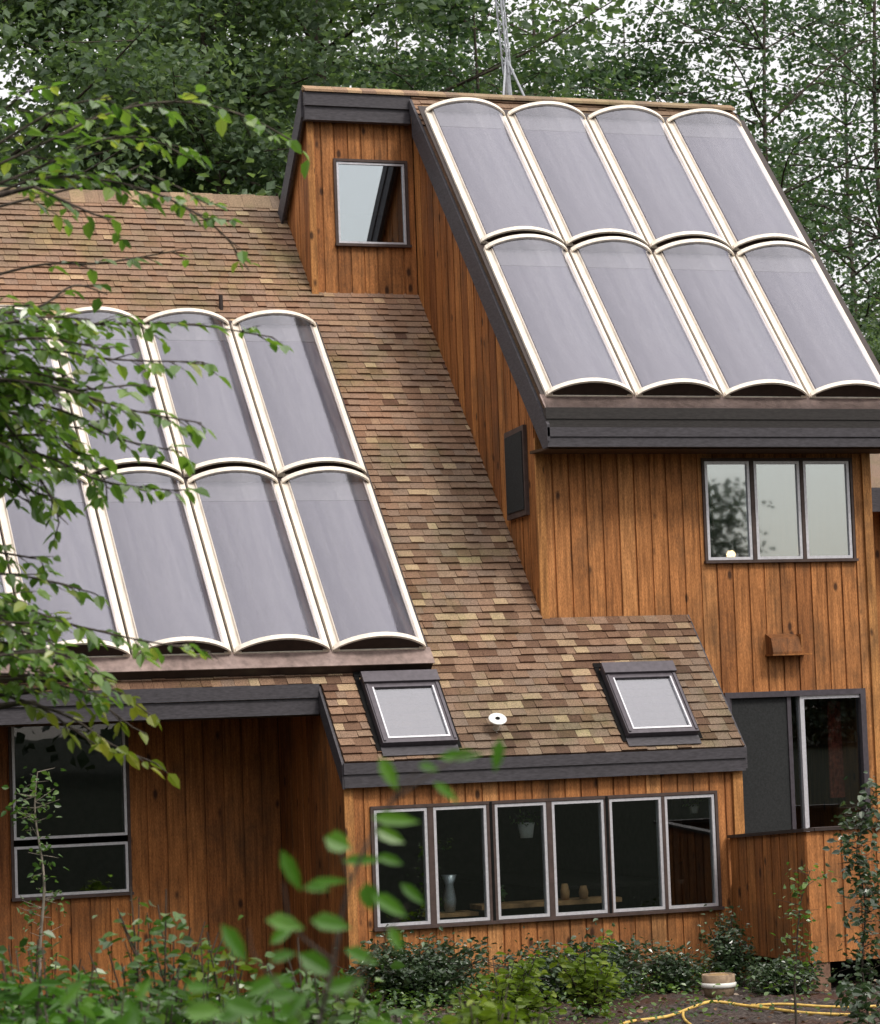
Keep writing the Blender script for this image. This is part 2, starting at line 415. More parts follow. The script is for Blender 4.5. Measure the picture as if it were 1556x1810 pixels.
board_wall('y', YS, .025, 4.19, K(-2.35), K(-.12), [hole_sun], .175, -1, CEDAR, 11)
board_wall('x', .025, YS, YL, K(-2.35), lambda u: u*TM-.14, [], .185, -1, CEDAR_SHADED_OLD, 12)
board_wall('y', YL, XL, .025, K(-2.35), K(2.2), [hole_left], .20, -1, CEDAR_SHADED_OLD, 13)
board_wall('y', YT, XT, 4.214, K(1.25), K(3.32), [], .183, -1, CEDAR, 14)
board_wall('y', YT, 4.214, XR, K(-2.35), K(3.32), [hole_tow, hole_sld], .184, -1, CEDAR, 18)
board_wall('x', XT, YT, YD, lambda u: u*TM-.1, lambda u: 3.603+(u-.771)*TT-.24, [], .19, -1, CEDAR_SHADED_OLD, 15)
board_wall('y', YD, XD, XT, K(5.0), K(7.22), [hole_dorm], .165, -1, CEDAR, 16)
board_wall('x', XD, YD, 5.40, lambda u: min(u*TM, 2*ZR-u*TM)-.06, lambda u: 7.25-1.17*(u-4.50), [], .19, -1, CEDAR, 17)
# hidden sides close the volume
mb = MB()
mb.box(XR-.16, XR-.01, YT+.01, 7.2, -2.35, 3.0); mb.box(XL, XR, 8.8, 8.95, -2.35, 2.2); mb.box(XL-.1, XL, YL, 8.9, -2.35, 2.4)
mb.prism([(XR-.15, YT+.02, 2.9), (XR-.15, 4.4, 7.1), (XR-.15, 7.2, 3.6), (XR-.15, 7.2, 2.9)], (.13, 0, 0))
mb.build("wall", CEDAR_SHADED_OLD, H)
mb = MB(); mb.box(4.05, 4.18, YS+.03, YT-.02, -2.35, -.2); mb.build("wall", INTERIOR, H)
# corner boards
for (x0, x1, y0, y1, z0, z1) in ((.0, .095, YS-.032, YS-.003, -2.35, -.15), (XT-.006, XT+.085, YT-.035, YT-.004, 1.36, 3.22),
                                 (6.345, 6.445, YT-.035, YT-.004, -2.35, 3.22), (XD-.006, XD+.07, YD-.035, YD-.004, 5.16, 7.2),
                                 (4.10, 4.205, YS-.032, YS-.003, -2.35, -.2)):
    mb = MB(); mb.box(x0, x1, y0, y1, z0, z1, rnd.uniform(.4, .9)); mb.build("corner_board", CEDAR_TRIM, H)
# interior floors and partitions
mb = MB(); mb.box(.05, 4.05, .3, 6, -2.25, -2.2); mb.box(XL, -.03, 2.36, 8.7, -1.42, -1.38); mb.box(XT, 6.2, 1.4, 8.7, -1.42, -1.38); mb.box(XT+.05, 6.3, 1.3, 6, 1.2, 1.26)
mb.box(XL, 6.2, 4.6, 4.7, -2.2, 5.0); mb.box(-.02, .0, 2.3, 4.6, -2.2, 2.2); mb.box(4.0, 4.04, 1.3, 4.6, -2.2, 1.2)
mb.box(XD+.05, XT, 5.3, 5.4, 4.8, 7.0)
mb.build("interior_partition", INTERIOR, H)

# ---- roofs
def roof_slab(poly, off, name, mat=SOFFIT, parent=H):
    mb = MB(); mb.prism(poly, off); return mb.build(name, mat, parent)
rp = lambda x, y, d=0: (x, y, y*TM+d)
mr_ = MB()
for poly in ([rp(0, 0, -.02), rp(WB, 0, -.02), rp(WB, YT, -.02), rp(0, YT, -.02)], [rp(XL, YA, -.02), rp(-.001, YA, -.02), rp(-.001, YR, -.02), rp(XL, YR, -.02)],
             [rp(.0, YT, -.02), rp(XT, YT, -.02), rp(XT, YD, -.02), rp(.0, YD, -.02)], [rp(0, YD, -.02), rp(XD, YD, -.02), rp(XD, YR, -.02), rp(0, YR, -.02)]):
    mr_.prism(poly, (0, .10*SM*.6, -.13), .3, 1)
mr_.prism([(XL, YR, ZR-.02), (XD+.02, YR, ZR-.02), (XD+.02, 2*YR-1.9, 1.9*TM), (XL, 2*YR-1.9, 1.9*TM)], (0, -.05, -.12), .4, 1)
EXPO = .1005
def shingles(mb, xr_fn, s0, s1, frame, seed):
    """frame(x, s, n) gives a world point; xr_fn(s) the x ranges a course covers"""
    r = random.Random(seed); k = 0; s = s0
    while s < s1-1e-3:
        e = min(EXPO, s1-s)
        for (xa, xb) in xr_fn(s+e*.5):
            x = xa - r.uniform(0, .15); lastt = .5
            wav = r.uniform(-.003, .003)
            while x < xb:
                wd = r.choice((.10, .13, .15, .15, .17, .20)); a, b = max(x, xa), min(x+wd, xb); x += wd
                if b-a < .01: continue
                t = r.random(); q5 = min(1, max(0, (6.2-s)/5)); pl = .03+.09*q5; t = (.28-.17*q5)+(.34+.13*q5)*t if r.random() > pl else r.choice((1, .95, .88, .8, .05))
                j = wav + r.uniform(-.004, .004); h = r.choice((.017, .020, .028)); g = .0015
                A, B = frame(a+g, s+j, h), frame(b-g, s+j, h); Cc, D = frame(b-g, s+e+.012, .004), frame(a+g, s+e+.012, .004)
                mb.face([A, B, Cc, D], t)
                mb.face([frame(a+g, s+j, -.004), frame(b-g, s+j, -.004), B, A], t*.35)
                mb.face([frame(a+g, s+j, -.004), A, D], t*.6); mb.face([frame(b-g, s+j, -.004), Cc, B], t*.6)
        s += e
def fm(x, s, n): return (x, s*CM - n*SM, s*SM + n*CM)
def main_ranges(s):
    y = s*CM
    if y < YA-.02: return [(0, WB)]
    if y < YT: return [(XL, WB)]
    if y < YD: return [(XL, XT)]
    return [(XL, XD)]
shingles(mr_, main_ranges, -.012, YR/CM, fm, 21)
roof = mr_.build("roof", [SHINGLE, SOFFIT], H)
mb = MB()       # ridge cap of the long roof, overlapping cap pieces
x = XL; r = random.Random(4)
while x < XD-.03:
    b = min(x+.17, XD-.015); t = .45+.5*r.random(); hh = .012+.01*r.random()
    mb.prism([(x, YR-.13, ZR-.13*TM+.03), (x, YR, ZR+.035+hh), (x, YR+.13, ZR-.13*TM+.03), (x, YR+.12, ZR-.13*TM), (x, YR, ZR+.005), (x, YR-.12, ZR-.13*TM)], (b-x-.002, 0, 0), t)
    x = b if b > x+.1 else XD
mb.build("ridge_cap", SHINGLE, roof)

# tower roof: surface lies .10 below the plane of the solar panels
TX0, TX1, TY0 = 2.50, 6.60, .655
tz = lambda y, d=0: 3.603+(y-.771)*TT-.10/CT+d
YRT = 4.40; ZRT = tz(YRT)
mb = MB()
mb.prism([(TX0, TY0, tz(TY0)), (TX1, TY0, tz(TY0)), (TX1, YRT, ZRT), (TX0, YRT, ZRT)], (0, .08, -.2), .4, 0)
mb.prism([(1.235, YRT, ZRT), (TX1, YRT, ZRT), (TX1, 7.4, ZRT-3.0*1.22), (1.235, 7.4, ZRT-3.0*1.22)], (0, .015, -.16), .4, 0)
def fb(x, s, n):
    a = math.atan(1.22); y = 7.4 - s*math.cos(a); return (x, y + n*math.sin(a), ZRT-3.0*1.22 + s*math.sin(a) + n*math.cos(a))
shingles(mb, lambda s: [(1.235, TX1)], 0, 3.0/math.cos(math.atan(1.22)), fb, 33)
def ft(x, s, n): return (x, TY0+s*CT-n*ST, tz(TY0)+s*ST+n*CT)
shingles(mb, lambda s: [(TX0, TX1)], 5.02, (YRT-TY0)/CT, ft, 35)
troof = mb.build("roof", [SHINGLE], H)
mb = MB(); x = 1.225; r = random.Random(9)
while x < TX1-.02:
    b = min(x+.17, TX1); t = .5+.5*r.random()
    mb.prism([(x, YRT-.10, ZRT-.035), (x, YRT-.10, ZRT-.008), (x, YRT+.01, ZRT+.05), (x, YRT+.16, ZRT-.14), (x, YRT+.14, ZRT-.17), (x, YRT, ZRT+.0)], (b-x-.002, 0, 0), t); x = b
mb.build("ridge_cap", SHINGLE, troof)

# ---- fascia boards (two stepped boards each)
def fascia(segs, name="fascia_board"):
    mb = MB()
    for a in segs: mb.box(*a)
    return mb.build(name, GREY_TRIM, H)
fascia([(-.02, WB+.012, -.035, -.002, -.118, -.012), (-.015, WB+.005, -.018, .03, -.245, -.121)])
fascia([(XL, -.025, YA-.045, YA-.004, YA*TM-.155, YA*TM-.02), (XL, -.03, YA-.02, YA+.03, YA*TM-.315, YA*TM-.158)])
zE = tz(TY0)
fascia([(TX0-.03, TX1+.03, TY0-.050, TY0+.02, 3.178, 3.272), (TX0-.025, TX1+.025, TY0-.035, TY0+.04, 3.075, 3.172)])
mb = MB(); mb.box(TX0-.03, TX1+.03, TY0-.022, TY0+.05, 3.276, 3.47); mb.box(TX0-.033, TX1+.033, TY0-.034, TY0-.024, 3.36, 3.475); mb.build("fascia_board", DARK_FASCIA, H)
fascia([(1.225, TX0-.01, YRT-.075, YRT-.012, ZRT-.19, ZRT-.04), (1.232, TX0-.004, YRT-.045, YRT+.07, ZRT-.35, ZRT-.193)])
# rakes
def rake(x0, x1, pts, h, name="rake_board", mat=GREY_TRIM, zmin=None):
    mb = MB()
    for (a, b) in zip(pts, pts[1:]):
        if zmin is not None and a[1]-h < zmin:      # level cut at the eave
            yc = a[0]+(zmin+h-a[1])/(b[1]-a[1])*(b[0]-a[0])
            mb.prism([(x0, a[0], a[1]), (x0, b[0], b[1]), (x0, b[0], b[1]-h), (x0, yc, zmin), (x0, a[0], zmin)], (x1-x0, 0, 0)); continue
        mb.prism([(x0, a[0], a[1]), (x0, b[0], b[1]), (x0, b[0], b[1]-h), (x0, a[0], a[1]-h)], (x1-x0, 0, 0))
    return mb.build(name, mat, H)
rake(TX0-.035, TX0-.004, [(TY0-.05, tz(TY0-.05)+.035), (YRT-.1, tz(YRT-.1)+.035)], .17, zmin=3.07)
rake(TX0-.022, TX0+.02, [(TY0-.0, tz(TY0)-.137), (YRT-.12, tz(YRT-.12)-.137)], .24, zmin=3.068)
rake(TX1+.002, TX1+.03, [(TY0-.05, tz(TY0-.05)+.02), (YRT-.1, tz(YRT-.1)+.02)], .3, zmin=3.066)
rake(1.205, 1.232, [(YRT+.02, ZRT+.0), (7.3, ZRT-2.88*1.22)], .31)
rake(-.03, -.003, [(-.01, -.025), (YA, YA*TM-.025)], .23)
rake(WB+.002, WB+.028, [(-.01, -.022), (YT, YT*TM-.022)], .2)
mb = MB(); mb.box(TX0+.02, TX1-.02, TY0+.05, YT+.02, 3.06, 3.09); mb.build("soffit", SOFFIT, H)
mb = MB(); mb.box(XL, -.0, YA+.03, YL+.03, YA*TM-.33, YA*TM-.29); mb.build("soffit", SOFFIT, H)

# ---- curbs under the two collector arrays
LP0 = 1.287                              # slope distance of the left array's lower edge
def curb(frame, x0, x1, s0, s1, hn, top):
    mb = MB()
    P = lambda x, s, n: frame(x, s, n)
    mb.hexa([P(x0, s0, 0), P(x1, s0, 0), P(x0, s1, 0), P(x1, s1, 0), P(x0, s0, hn), P(x1, s0, hn), P(x0, s1, hn), P(x1, s1, hn)])
    o = mb.build("panel_curb", DARK_METAL, H)
    m2 = MB(); a, b = s0-.012, s0+.20
    m2.hexa([P(x0-.012, a, hn), P(x1+.012, a, hn), P(x0-.012, b, hn), P(x1+.012, b, hn), P(x0-.012, a, hn+.012), P(x1+.012, a, hn+.012), P(x0-.012, b, hn+.012), P(x1+.012, b, hn+.012)])
    m2.build("flashing", CURB_TOP, o); return o
curb(fm, -5.0, 1.165, LP0-.17, LP0+4.95, .135, .1)
def ft2(x, s, n): return (x, .771+s*CT-n*ST, 3.603+s*ST+n*CT)
curb(ft2, TX0-.01, TX1+.0, -.165, 4.98, -.012, .1)

# ------------------------------------------------------------------ windows
def pane_box(mb, ax, c, a, b, z0, z1, th=.006):
    if ax == 'y': mb.box(a, b, c, c+th, z0, z1)
    else: mb.box(c, c+th, a, b, z0, z1)
def window(ax, c, a, b, z0, z1, fw=.03, proud=.02, mat=ALU, mull=(), rails=(), depth=.06, name="window", glass=GLASS, label=None):
    """frame as one mesh with its panes as children"""
    mb = MB()
    def bx(a0, a1, q0, q1, dp=0):
        if ax == 'y': mb.box(a0, a1, c-proud+dp, c+depth, q0, q1)
        else: mb.box(c-proud+dp, c+depth, a0, a1, q0, q1)
    bx(a, b, z0, z0+fw); bx(a, b, z1-fw, z1); bx(a, a+fw, z0+fw, z1-fw); bx(b-fw, b, z0+fw, z1-fw)
    for m in mull: bx(m-fw*.5, m+fw*.5, z0+fw, z1-fw, .003)
    for q in rails: bx(a+fw, b-fw, q-fw*.6, q+fw*.6, .003)
    fr = mb.build(name, mat, H)
    if label: fr['label'] = label
    es = [a+fw]; 
    for m in mull: es += [m-fw*.5, m+fw*.5]
    es.append(b-fw); qs = [z0+fw]
    for q in rails: qs += [q-fw*.6, q+fw*.6]
    qs.append(z1-fw)
    for i in range(0, len(es), 2):
        for j in range(0, len(qs), 2):
            p = MB(); pane_box(p, ax, c+.012, es[i], es[i+1], qs[j], qs[j+1]); p.build("pane", glass, fr)
    return fr
def casing(ax, c, a, b, z0, z1, t=.035, proud=.03, mids=(), mw=.05, mat=CASING, sill=.03):
    mb = MB()
    def bx(a0, a1, q0, q1, pr=proud):
        if ax == 'y': mb.box(a0, a1, c-pr, c+.03, q0, q1)
        else: mb.box(c-pr, c+.03, a0, a1, q0, q1)
    bx(a-t, b+t, z1, z1+t); bx(a-t-.01, b+t+.01, z0-t, z0, proud+sill); bx(a-t, a, z0, z1); bx(b, b+t, z0, z1)
    for m in mids: bx(m[0], m[1], z0, z1, proud-.004)
    return mb.build("window_casing", mat, H)

# six sunroom casements in three pairs
casing('y', YS, .293, 3.894, SZ0-.006, SZ1+.006, .03, .024, [(SUNW[i][1]+.001, SUNW[i+1][0]-.001) for i in range(5)])
for i in (1, 3):                       # open joints between the three pairs
    mb = MB(); q = (SUNW[i][1]+SUNW[i+1][0])/2; mb.box(q-.013, q+.013, YS-.027, YS-.015, SZ0-.03, SZ1+.03); mb.build("window_joint", BLACK, H)
for (a, b) in SUNW: window('y', YS, a, b, SZ0, SZ1, .028, .014)
# three tower windows
TW = [(4.487, 5.008), (5.062, 5.60), (5.648, 6.195)]
casing('y', YT, 4.478, 6.204, 1.932, 2.985, .028, .022, [(5.012, 5.058), (5.604, 5.644)])
for (a, b) in TW: window('y', YT, a, b, 1.938, 2.98, .03, .010, glass=GLASS_BRIGHT)
# dormer window
casing('y', YD, 1.622, 2.452, 5.79, 6.735, .03, .022)
window('y', YD, 1.63, 2.445, 5.797, 6.728, .022, .008, glass=GLASS_BRIGHT)
# left window: fixed light over a hopper
casing('y', YL, -2.735, -1.578, -1.232, .55, .028, .02)
window('y', YL, -2.73, -1.583, -.665, .545, .026, .012)
window('y', YL, -2.73, -1.583, -1.228, -.73, .026, .012)
# narrow window in the tower's left side, dark panel with slim trim
mb = MB()
pts = [(1.40, 2.478), (1.905, 2.46), (1.905, 3.325), (1.40, 3.36)]
mb.prism([(XT-.045, y, z) for y, z in [(1.385, 2.45), (1.92, 2.43), (1.92, 3.35), (1.385, 3.385)]], (.05, 0, 0)); sw = mb.build("window", CASING, H)
mb = MB(); mb.prism([(XT-.056, y, z) for y, z in [(1.42, 2.51), (1.885, 2.495), (1.885, 3.29), (1.42, 3.325)]], (.008, 0, 0)); mb.build("pane", SCREEN, sw)
# sliding glass door behind the deck wall
sl = MB()
for (a, b, z0, z1) in ((4.60, 6.262, .485, .545), (4.60, 4.655, -1.35, .485), (6.20, 6.262, -1.35, .485), (4.60, 6.262, -1.40, -1.35)): sl.box(a, b, YT-.03, YT+.08, z0, z1)
slider = sl.build("sliding_door", ALU_DARK if 'ALU_DARK' in globals() else SKYLIGHT_CLAD, H)
mb = MB(); mb.box(4.655, 5.34, YT+.022, YT+.028, -1.35, .485); mb.build("screen_panel", SCREEN, slider)
mb = MB(); mb.box(5.34, 5.385, YT+.005, YT+.04, -1.35, .485); mb.box(4.655, 4.69, YT+.005, YT+.04, -1.35, .485); mb.build("stile", SKYLIGHT_CLAD, slider)
mb = MB(); mb.box(5.487, 5.535, YT-.005, YT+.06, -1.35, .485); mb.box(5.535, 6.20, YT-.005, YT+.06, .45, .485); mb.build("stile", ALU, slider)
mb = MB(); mb.box(5.535, 6.20, YT+.03, YT+.036, -1.35, .45); mb.build("pane", GLASS, slider)
mb = MB(); mb.box(5.385, 5.487, YT+.04, YT+.046, -1.35, .485); mb.build("pane", GLASS, slider)
mb = MB()
for i in range(6):
    mb.tube([(6.12+.03*i, 1.75+.025*(i % 2), .42), (6.12+.03*i, 1.75+.025*((i+1) % 2), -.62)], .022, 8)
mb.build("curtain", BRICK_RED, H)

# ------------------------------------------------------------------ skylights
def skylight(x0, x1, s0, s1):
    mb = MB(); h = .10
    def bx(a, b, p, q, n0, n1, m=mb, mi=0):
        m.hexa([fm(a, p, n0), fm(b, p, n0), fm(a, q, n0), fm(b, q, n0), fm(a, p, n1), fm(b, p, n1), fm(a, q, n1), fm(b, q, n1)], .5, mi)
    t = .064
    bx(x0, x0+t, s0, s1, 0, h); bx(x1-t, x1, s0, s1, 0, h); bx(x0+t, x1-t, s0, s0+.05, 0, h); bx(x0+t, x1-t, s1-.17, s1, 0, h)
    bx(x0-.012, x1+.012, s1-.12, s1+.015, h, h+.03)         # raised head cladding
    bx(x0+.012, x0+.035, s0+.02, s1-.13, h, h+.012); bx(x1-.035, x1-.012, s0+.02, s1-.13, h, h+.012)
    fr = mb.build("skylight", SKYLIGHT_CLAD, H)
    m2 = MB(); bx(x0+t, x1-t, s0+.05, s1-.17, h-.03, h-.02, m2); m2.build("pane", SKY_GLASS, fr)
    m3 = MB()
    bx(x0+t, x0+t+.016, s0+.05, s1-.17, h-.02, h+.006, m3); bx(x1-t-.016, x1-t, s0+.05, s1-.17, h-.02, h+.006, m3); bx(x0+t+.016, x1-t-.016, s0+.05, s0+.07, h-.02, h+.006, m3)
    m3.build("glazing_bead", ALU, fr)
    m4 = MB(); bx(x0-.01, x1+.01, s0-.11, s0-.002, .026, .034, m4); m4.build("flashing", GREY_TRIM, fr)
    m5 = MB(); bx(x0-.05, x0-.002, s0-.04, s1+.04, .02, .028, m5); bx(x1+.002, x1+.05, s0-.04, s1+.04, .02, .028, m5); bx(x0-.05, x1+.05, s1+.042, s1+.10, .02, .03, m5); m5.build("flashing", BLACK, fr)
skylight(.40, 1.165, .14, 1.02)
skylight(2.965, 3.735, .14, 1.045)

# ------------------------------------------------------------------ small fittings on the house
mb = MB()      # vent hood: sloped wooden box on the tower wall
mb.prism([(5.115, YT-.004, 1.15), (5.115, YT-.13, 1.10), (5.115, YT-.17, .955), (5.115, YT-.17, .935), (5.115, YT-.004, .935)], (.335, 0, 0), .15)
mb.box(5.452, 5.475, YT-.16, YT-.004, .94, 1.135, .8); mb.box(5.10, 5.56, YT-.19, YT-.004, .915, .933, .7)
mb.build("vent_hood", CEDAR_SHADED_OLD, H)
nrm = np.array([0, -SM, CM])
c = np.array(fm(1.637, .171/CM+.06, .0))
mb = MB(); ax = np.array([-.10, -.62, .78])
mb.lathe([(.0, .15), (.022, .15), (.026, .155), (.085, .155), (.092, .148), (.085, .138), (.03, .13), (.03, 0)], c, 24, .5, 0, ax); vp = mb.build("vent_pipe", WHITE, H, True)
mb = MB(); mb.lathe([(.0, .157), (.024, .1575)], c, 16, .5, 0, ax); mb.build("vent_opening", BLACK, vp)
c = np.array(fm(.163, 4.293/CM, 0)); mb = MB(); mb.tube([c, c+np.array([0, 0, .17])], [.024, .022], 10); mb.build("plumbing_vent", DARK_METAL, H)

# ------------------------------------------------------------------ deck with solid board sides
DX, DY = 4.034, -1.57
board_wall('x', DX, DY, YS-.03, K(-2.04), lambda u: -.81-.062*(u-DY), [], .19, -1, CEDAR_SHADED_OLD, 41, "deck_side")
board_wall('y', DY, DX, 7.4, K(-2.04), K(-.81), [], .185, -1, CEDAR, 42, "deck_front")
mb = MB(); mb.box(DX+.02, 7.4, DY+.02, YT-.05, -1.42, -1.36); mb.box(DX+.01, 7.4, DY+.015, DY+.06, -2.03, -.815); mb.box(7.3, 7.4, DY+.07, YT, -2.03, -.815); mb.build("deck_floor", SOFFIT, H)
mb = MB(); mb.prism([(DX-.03, DY-.03, -.805), (DX-.03, YS-.034, -.91), (DX-.03, YS-.034, -.88), (DX-.03, DY-.03, -.775)], (.11, 0, 0)); mb.box(DX+.085, 7.42, DY-.035, DY+.09, -.805, -.775); mb.build("deck_cap_rail", DARK_METAL, H)
for x in (4.075, 6.5):
    mb = MB(); mb.box(x, x+.17, DY+.02, DY+.19, -2.4, -2.045); mb.build("deck_pier", CONCRETE, H)
mb = MB(); mb.box(DX+.1, 7.3, -.9, -.85, -2.4, -2.05); mb.build("crawl_space_shade", BLACK, H)  # black sheet stands in for the shade under the open deck

# ---- wing beyond the tower's right corner
board_wall('y', 3.0, XR-.05, 10.5, K(-2.35), K(2.72), [], .2, -1, CEDAR, 51)
mb = MB(); mb.box(XR+.0, 10.7, 2.4, 3.2, 2.70, 2.74); mb.prism([(XR+.02, 2.35, 2.75), (XR+.02, 6.0, 4.3), (XR+.02, 6.0, 4.15), (XR+.02, 2.35, 2.6)], (4.2, 0, 0)); mb.build("wing_roof", SHINGLE, H)
fascia([(XR+.015, 10.75, 2.30, 2.345, 2.52, 2.79)])

# ------------------------------------------------------------------ antenna mast on the tower ridge
A = thing("antenna_mast", "slim grey lattice antenna mast on tripod legs at the tower ridge", "antenna mast", (3.80, 4.55, 7.45))
lean = lambda z: np.array([3.812-.072*(z-7.6), 4.55, z])
mb = MB(); offs = [(.052*math.cos(a), .052*math.sin(a)) for a in (.3, 2.4, 4.5)]
for ox, oy in offs: mb.tube([lean(7.85)+np.array([ox, oy, 0]), lean(11.5)+np.array([ox, oy, 0])], .011, 6)
mb.build("mast_rail", GALV, A)
mb = MB(); z = 7.85; i = 0
while z < 11.4:
    for k in range(3):
        a, b = offs[k], offs[(k+1) % 3]
        if i % 2: a, b = b, a
        mb.tube([lean(z)+np.array([*a, 0]), lean(z+.11)+np.array([*b, 0])], .0065, 5)
    z += .11; i += 1
mb.build("lattice_brace", GALV, A)
for (dx, dy, zz) in ((-.17, -.12, 7.45), (.15, -.12, 7.45), (.02, .3, 7.25)):
    mb = MB(); mb.tube([lean(8.05), (3.82+dx, 4.5+dy, zz)], .014, 6); mb.build("leg", GALV, A)
mb = MB(); mb.tube([lean(7.5), lean(7.9)], .03, 8); mb.build("mast_foot", GALV, A)

# ------------------------------------------------------------------ solar panels
PL, PW, RISE = 2.375, .977, .175
PITCH_S = 2.482
def make_panel():
    root = thing("solar_panel", "curved glazed solar panel", "solar panel")
    mb = MB(); fl = .075; zf = .03
    for a, b in ((.004, fl), (PW-fl, PW-.004)):
        mb.box(a, b, 0, PL, -.02, zf)
    mb.box(fl, PW-fl, 0, .03, -.02, .012); mb.box(fl, PW-fl, PL-.03, PL, -.02, .012)
    # upturned lip along the inner side of each flange
    for a, b in ((fl, fl+.012), (PW-fl-.012, PW-fl)): mb.box(a, b, .02, PL-.02, .012, zf+.022)
    fr = mesh_obj("frame", mb.v, mb.f, mb.t, CREAM, root, local=True)
    NA = 22
    def arc(u):
        t = (u-PW/2)/(PW/2-.012); return max(0.0, RISE*(1-t*t)**.82) if abs(t) < 1 else 0.0
    us = [.012+(PW-.024)*i/NA for i in range(NA+1)]
    for s0, s1 in ((-.012, .040), (PL-.040, PL+.012)):
        mb = MB()
        for a, b in zip(us, us[1:]):
            za, zb = arc(a)+.026, arc(b)+.026
            mb.hexa([(a, s0, za), (b, s0, zb), (a, s1, za), (b, s1, zb), (a, s0, za+.024), (b, s0, zb+.024), (a, s1, za+.024), (b, s1, zb+.024)])
        mesh_obj("end_rib", mb.v, mb.f, mb.t, CREAM, root, local=True)
    for s in (.012, PL-.016):
        mb = MB(); mb.prism([(us[0], s, 0)]+[(u, s, arc(u)+.025) for u in us]+[(us[-1], s, 0)], (0, .006, 0))
        mesh_obj("end_cap", mb.v, mb.f, mb.t, DARK_END, root, local=True)
    V = []; F = []; NS = 8
    uc = [fl-.0+(PW-2*fl)*i/NA for i in range(NA+1)]
    for j in range(NS+1):
        for u in uc: V.append((u, .03+(PL-.06)*j/NS, max(arc(u)+.03, .04)))
    for j in range(NS):
        for i in range(NA): F.append((j*(NA+1)+i, j*(NA+1)+i+1, (j+1)*(NA+1)+i+1, (j+1)*(NA+1)+i))
    mesh_obj("cover", V, F, [.5]*len(F), COVER, root, True, local=True)
    mb = MB(); mb.box(fl+.013, PW-fl-.013, .03, PL-.30, -.005, .03); mesh_obj("absorber_plate", mb.v, mb.f, mb.t, ABSORBER, root, local=True)
    mb = MB(); mb.box(fl+.013, PW-fl-.013, PL-.298, PL-.03, -.005, .036); mesh_obj("header_strip", mb.v, mb.f, mb.t, PALE_STRIP, root, local=True)
    return root
ORD = ["first", "second", "third", "fourth", "fifth"]
proto = make_panel(); first = True
for row in (1, 0):
    for i in range(4):
        o = proto if first else copy_tree(proto); first = False
        s = row*PITCH_S
        o.location = (2.532+i, .771+s*CT, 3.603+s*ST); o.rotation_euler = (PT, 0, 0)
        o['label'] = f"curved grey solar panel on the tall tower roof, {'upper' if row else 'lower'} row, {ORD[i]} from its left edge"
        o['group'] = "curved solar panels on the tower roof"
for row in (1, 0):
    for i in range(5):
        o = copy_tree(proto); s = LP0 + row*PITCH_S
        o.location = (1.136-.985-i*1.0, s*CM-.15*SM, s*SM+.15*CM); o.rotation_euler = (PM, 0, 0)
        o['label'] = f"curved grey solar panel on the low left roof, {'upper' if row else 'lower'} row, {ORD[i]} from its right end"
        o['group'] = "curved solar panels on the low left roof"

# ------------------------------------------------------------------ foliage machinery
def leaves_arrays(P, D, Nn, Ln, Wd, tones, kind='leaf'):
    """leaf meshes at points P, pointing along D, with normal Nn, lengths Ln, widths Wd"""
    D = D/np.linalg.norm(D, axis=1, keepdims=True); B = np.cross(D, Nn); B /= np.linalg.norm(B, axis=1, keepdims=True)+1e-9
    U = np.cross(B, D); n = len(P); L_ = Ln[:, None]; W_ = Wd[:, None]
    if kind == 'leaf':          # pointed oval, folded along the midrib, tip drooping
        pts = [P, P+D*L_*.28+B*W_*.46+U*W_*.13, P+D*L_*.64+B*W_*.40+U*W_*.10-U*L_*.04, P+D*L_-U*L_*.13,
               P+D*L_*.64-B*W_*.40+U*W_*.10-U*L_*.04, P+D*L_*.28-B*W_*.46+U*W_*.13]
        V = np.stack(pts, 1).reshape(-1, 3); i = np.arange(n)[:, None]*6
        F = np.concatenate([i+np.array([[0, 1, 2, 3]]), i+np.array([[0, 3, 4, 5]])], 1).reshape(-1, 4)
        return V, F, np.repeat(tones, 2)
    pts = [P, P+D*L_*.45+B*W_*.5+U*W_*.12, P+D*L_, P+D*L_*.45-B*W_*.5+U*W_*.12]
    V = np.stack(pts, 1).reshape(-1, 3); i = np.arange(n)[:, None]*4
    return V, (i+np.array([[0, 1, 2, 3]])).reshape(-1, 4), tones
def rand_dirs(rs, n, zmin=-1, zmax=1):
    z = rs.uniform(zmin, zmax, n); a = rs.uniform(0, 2*math.pi, n); q = np.sqrt(1-z*z)
    return np.stack([q*np.cos(a), q*np.sin(a), z], 1)

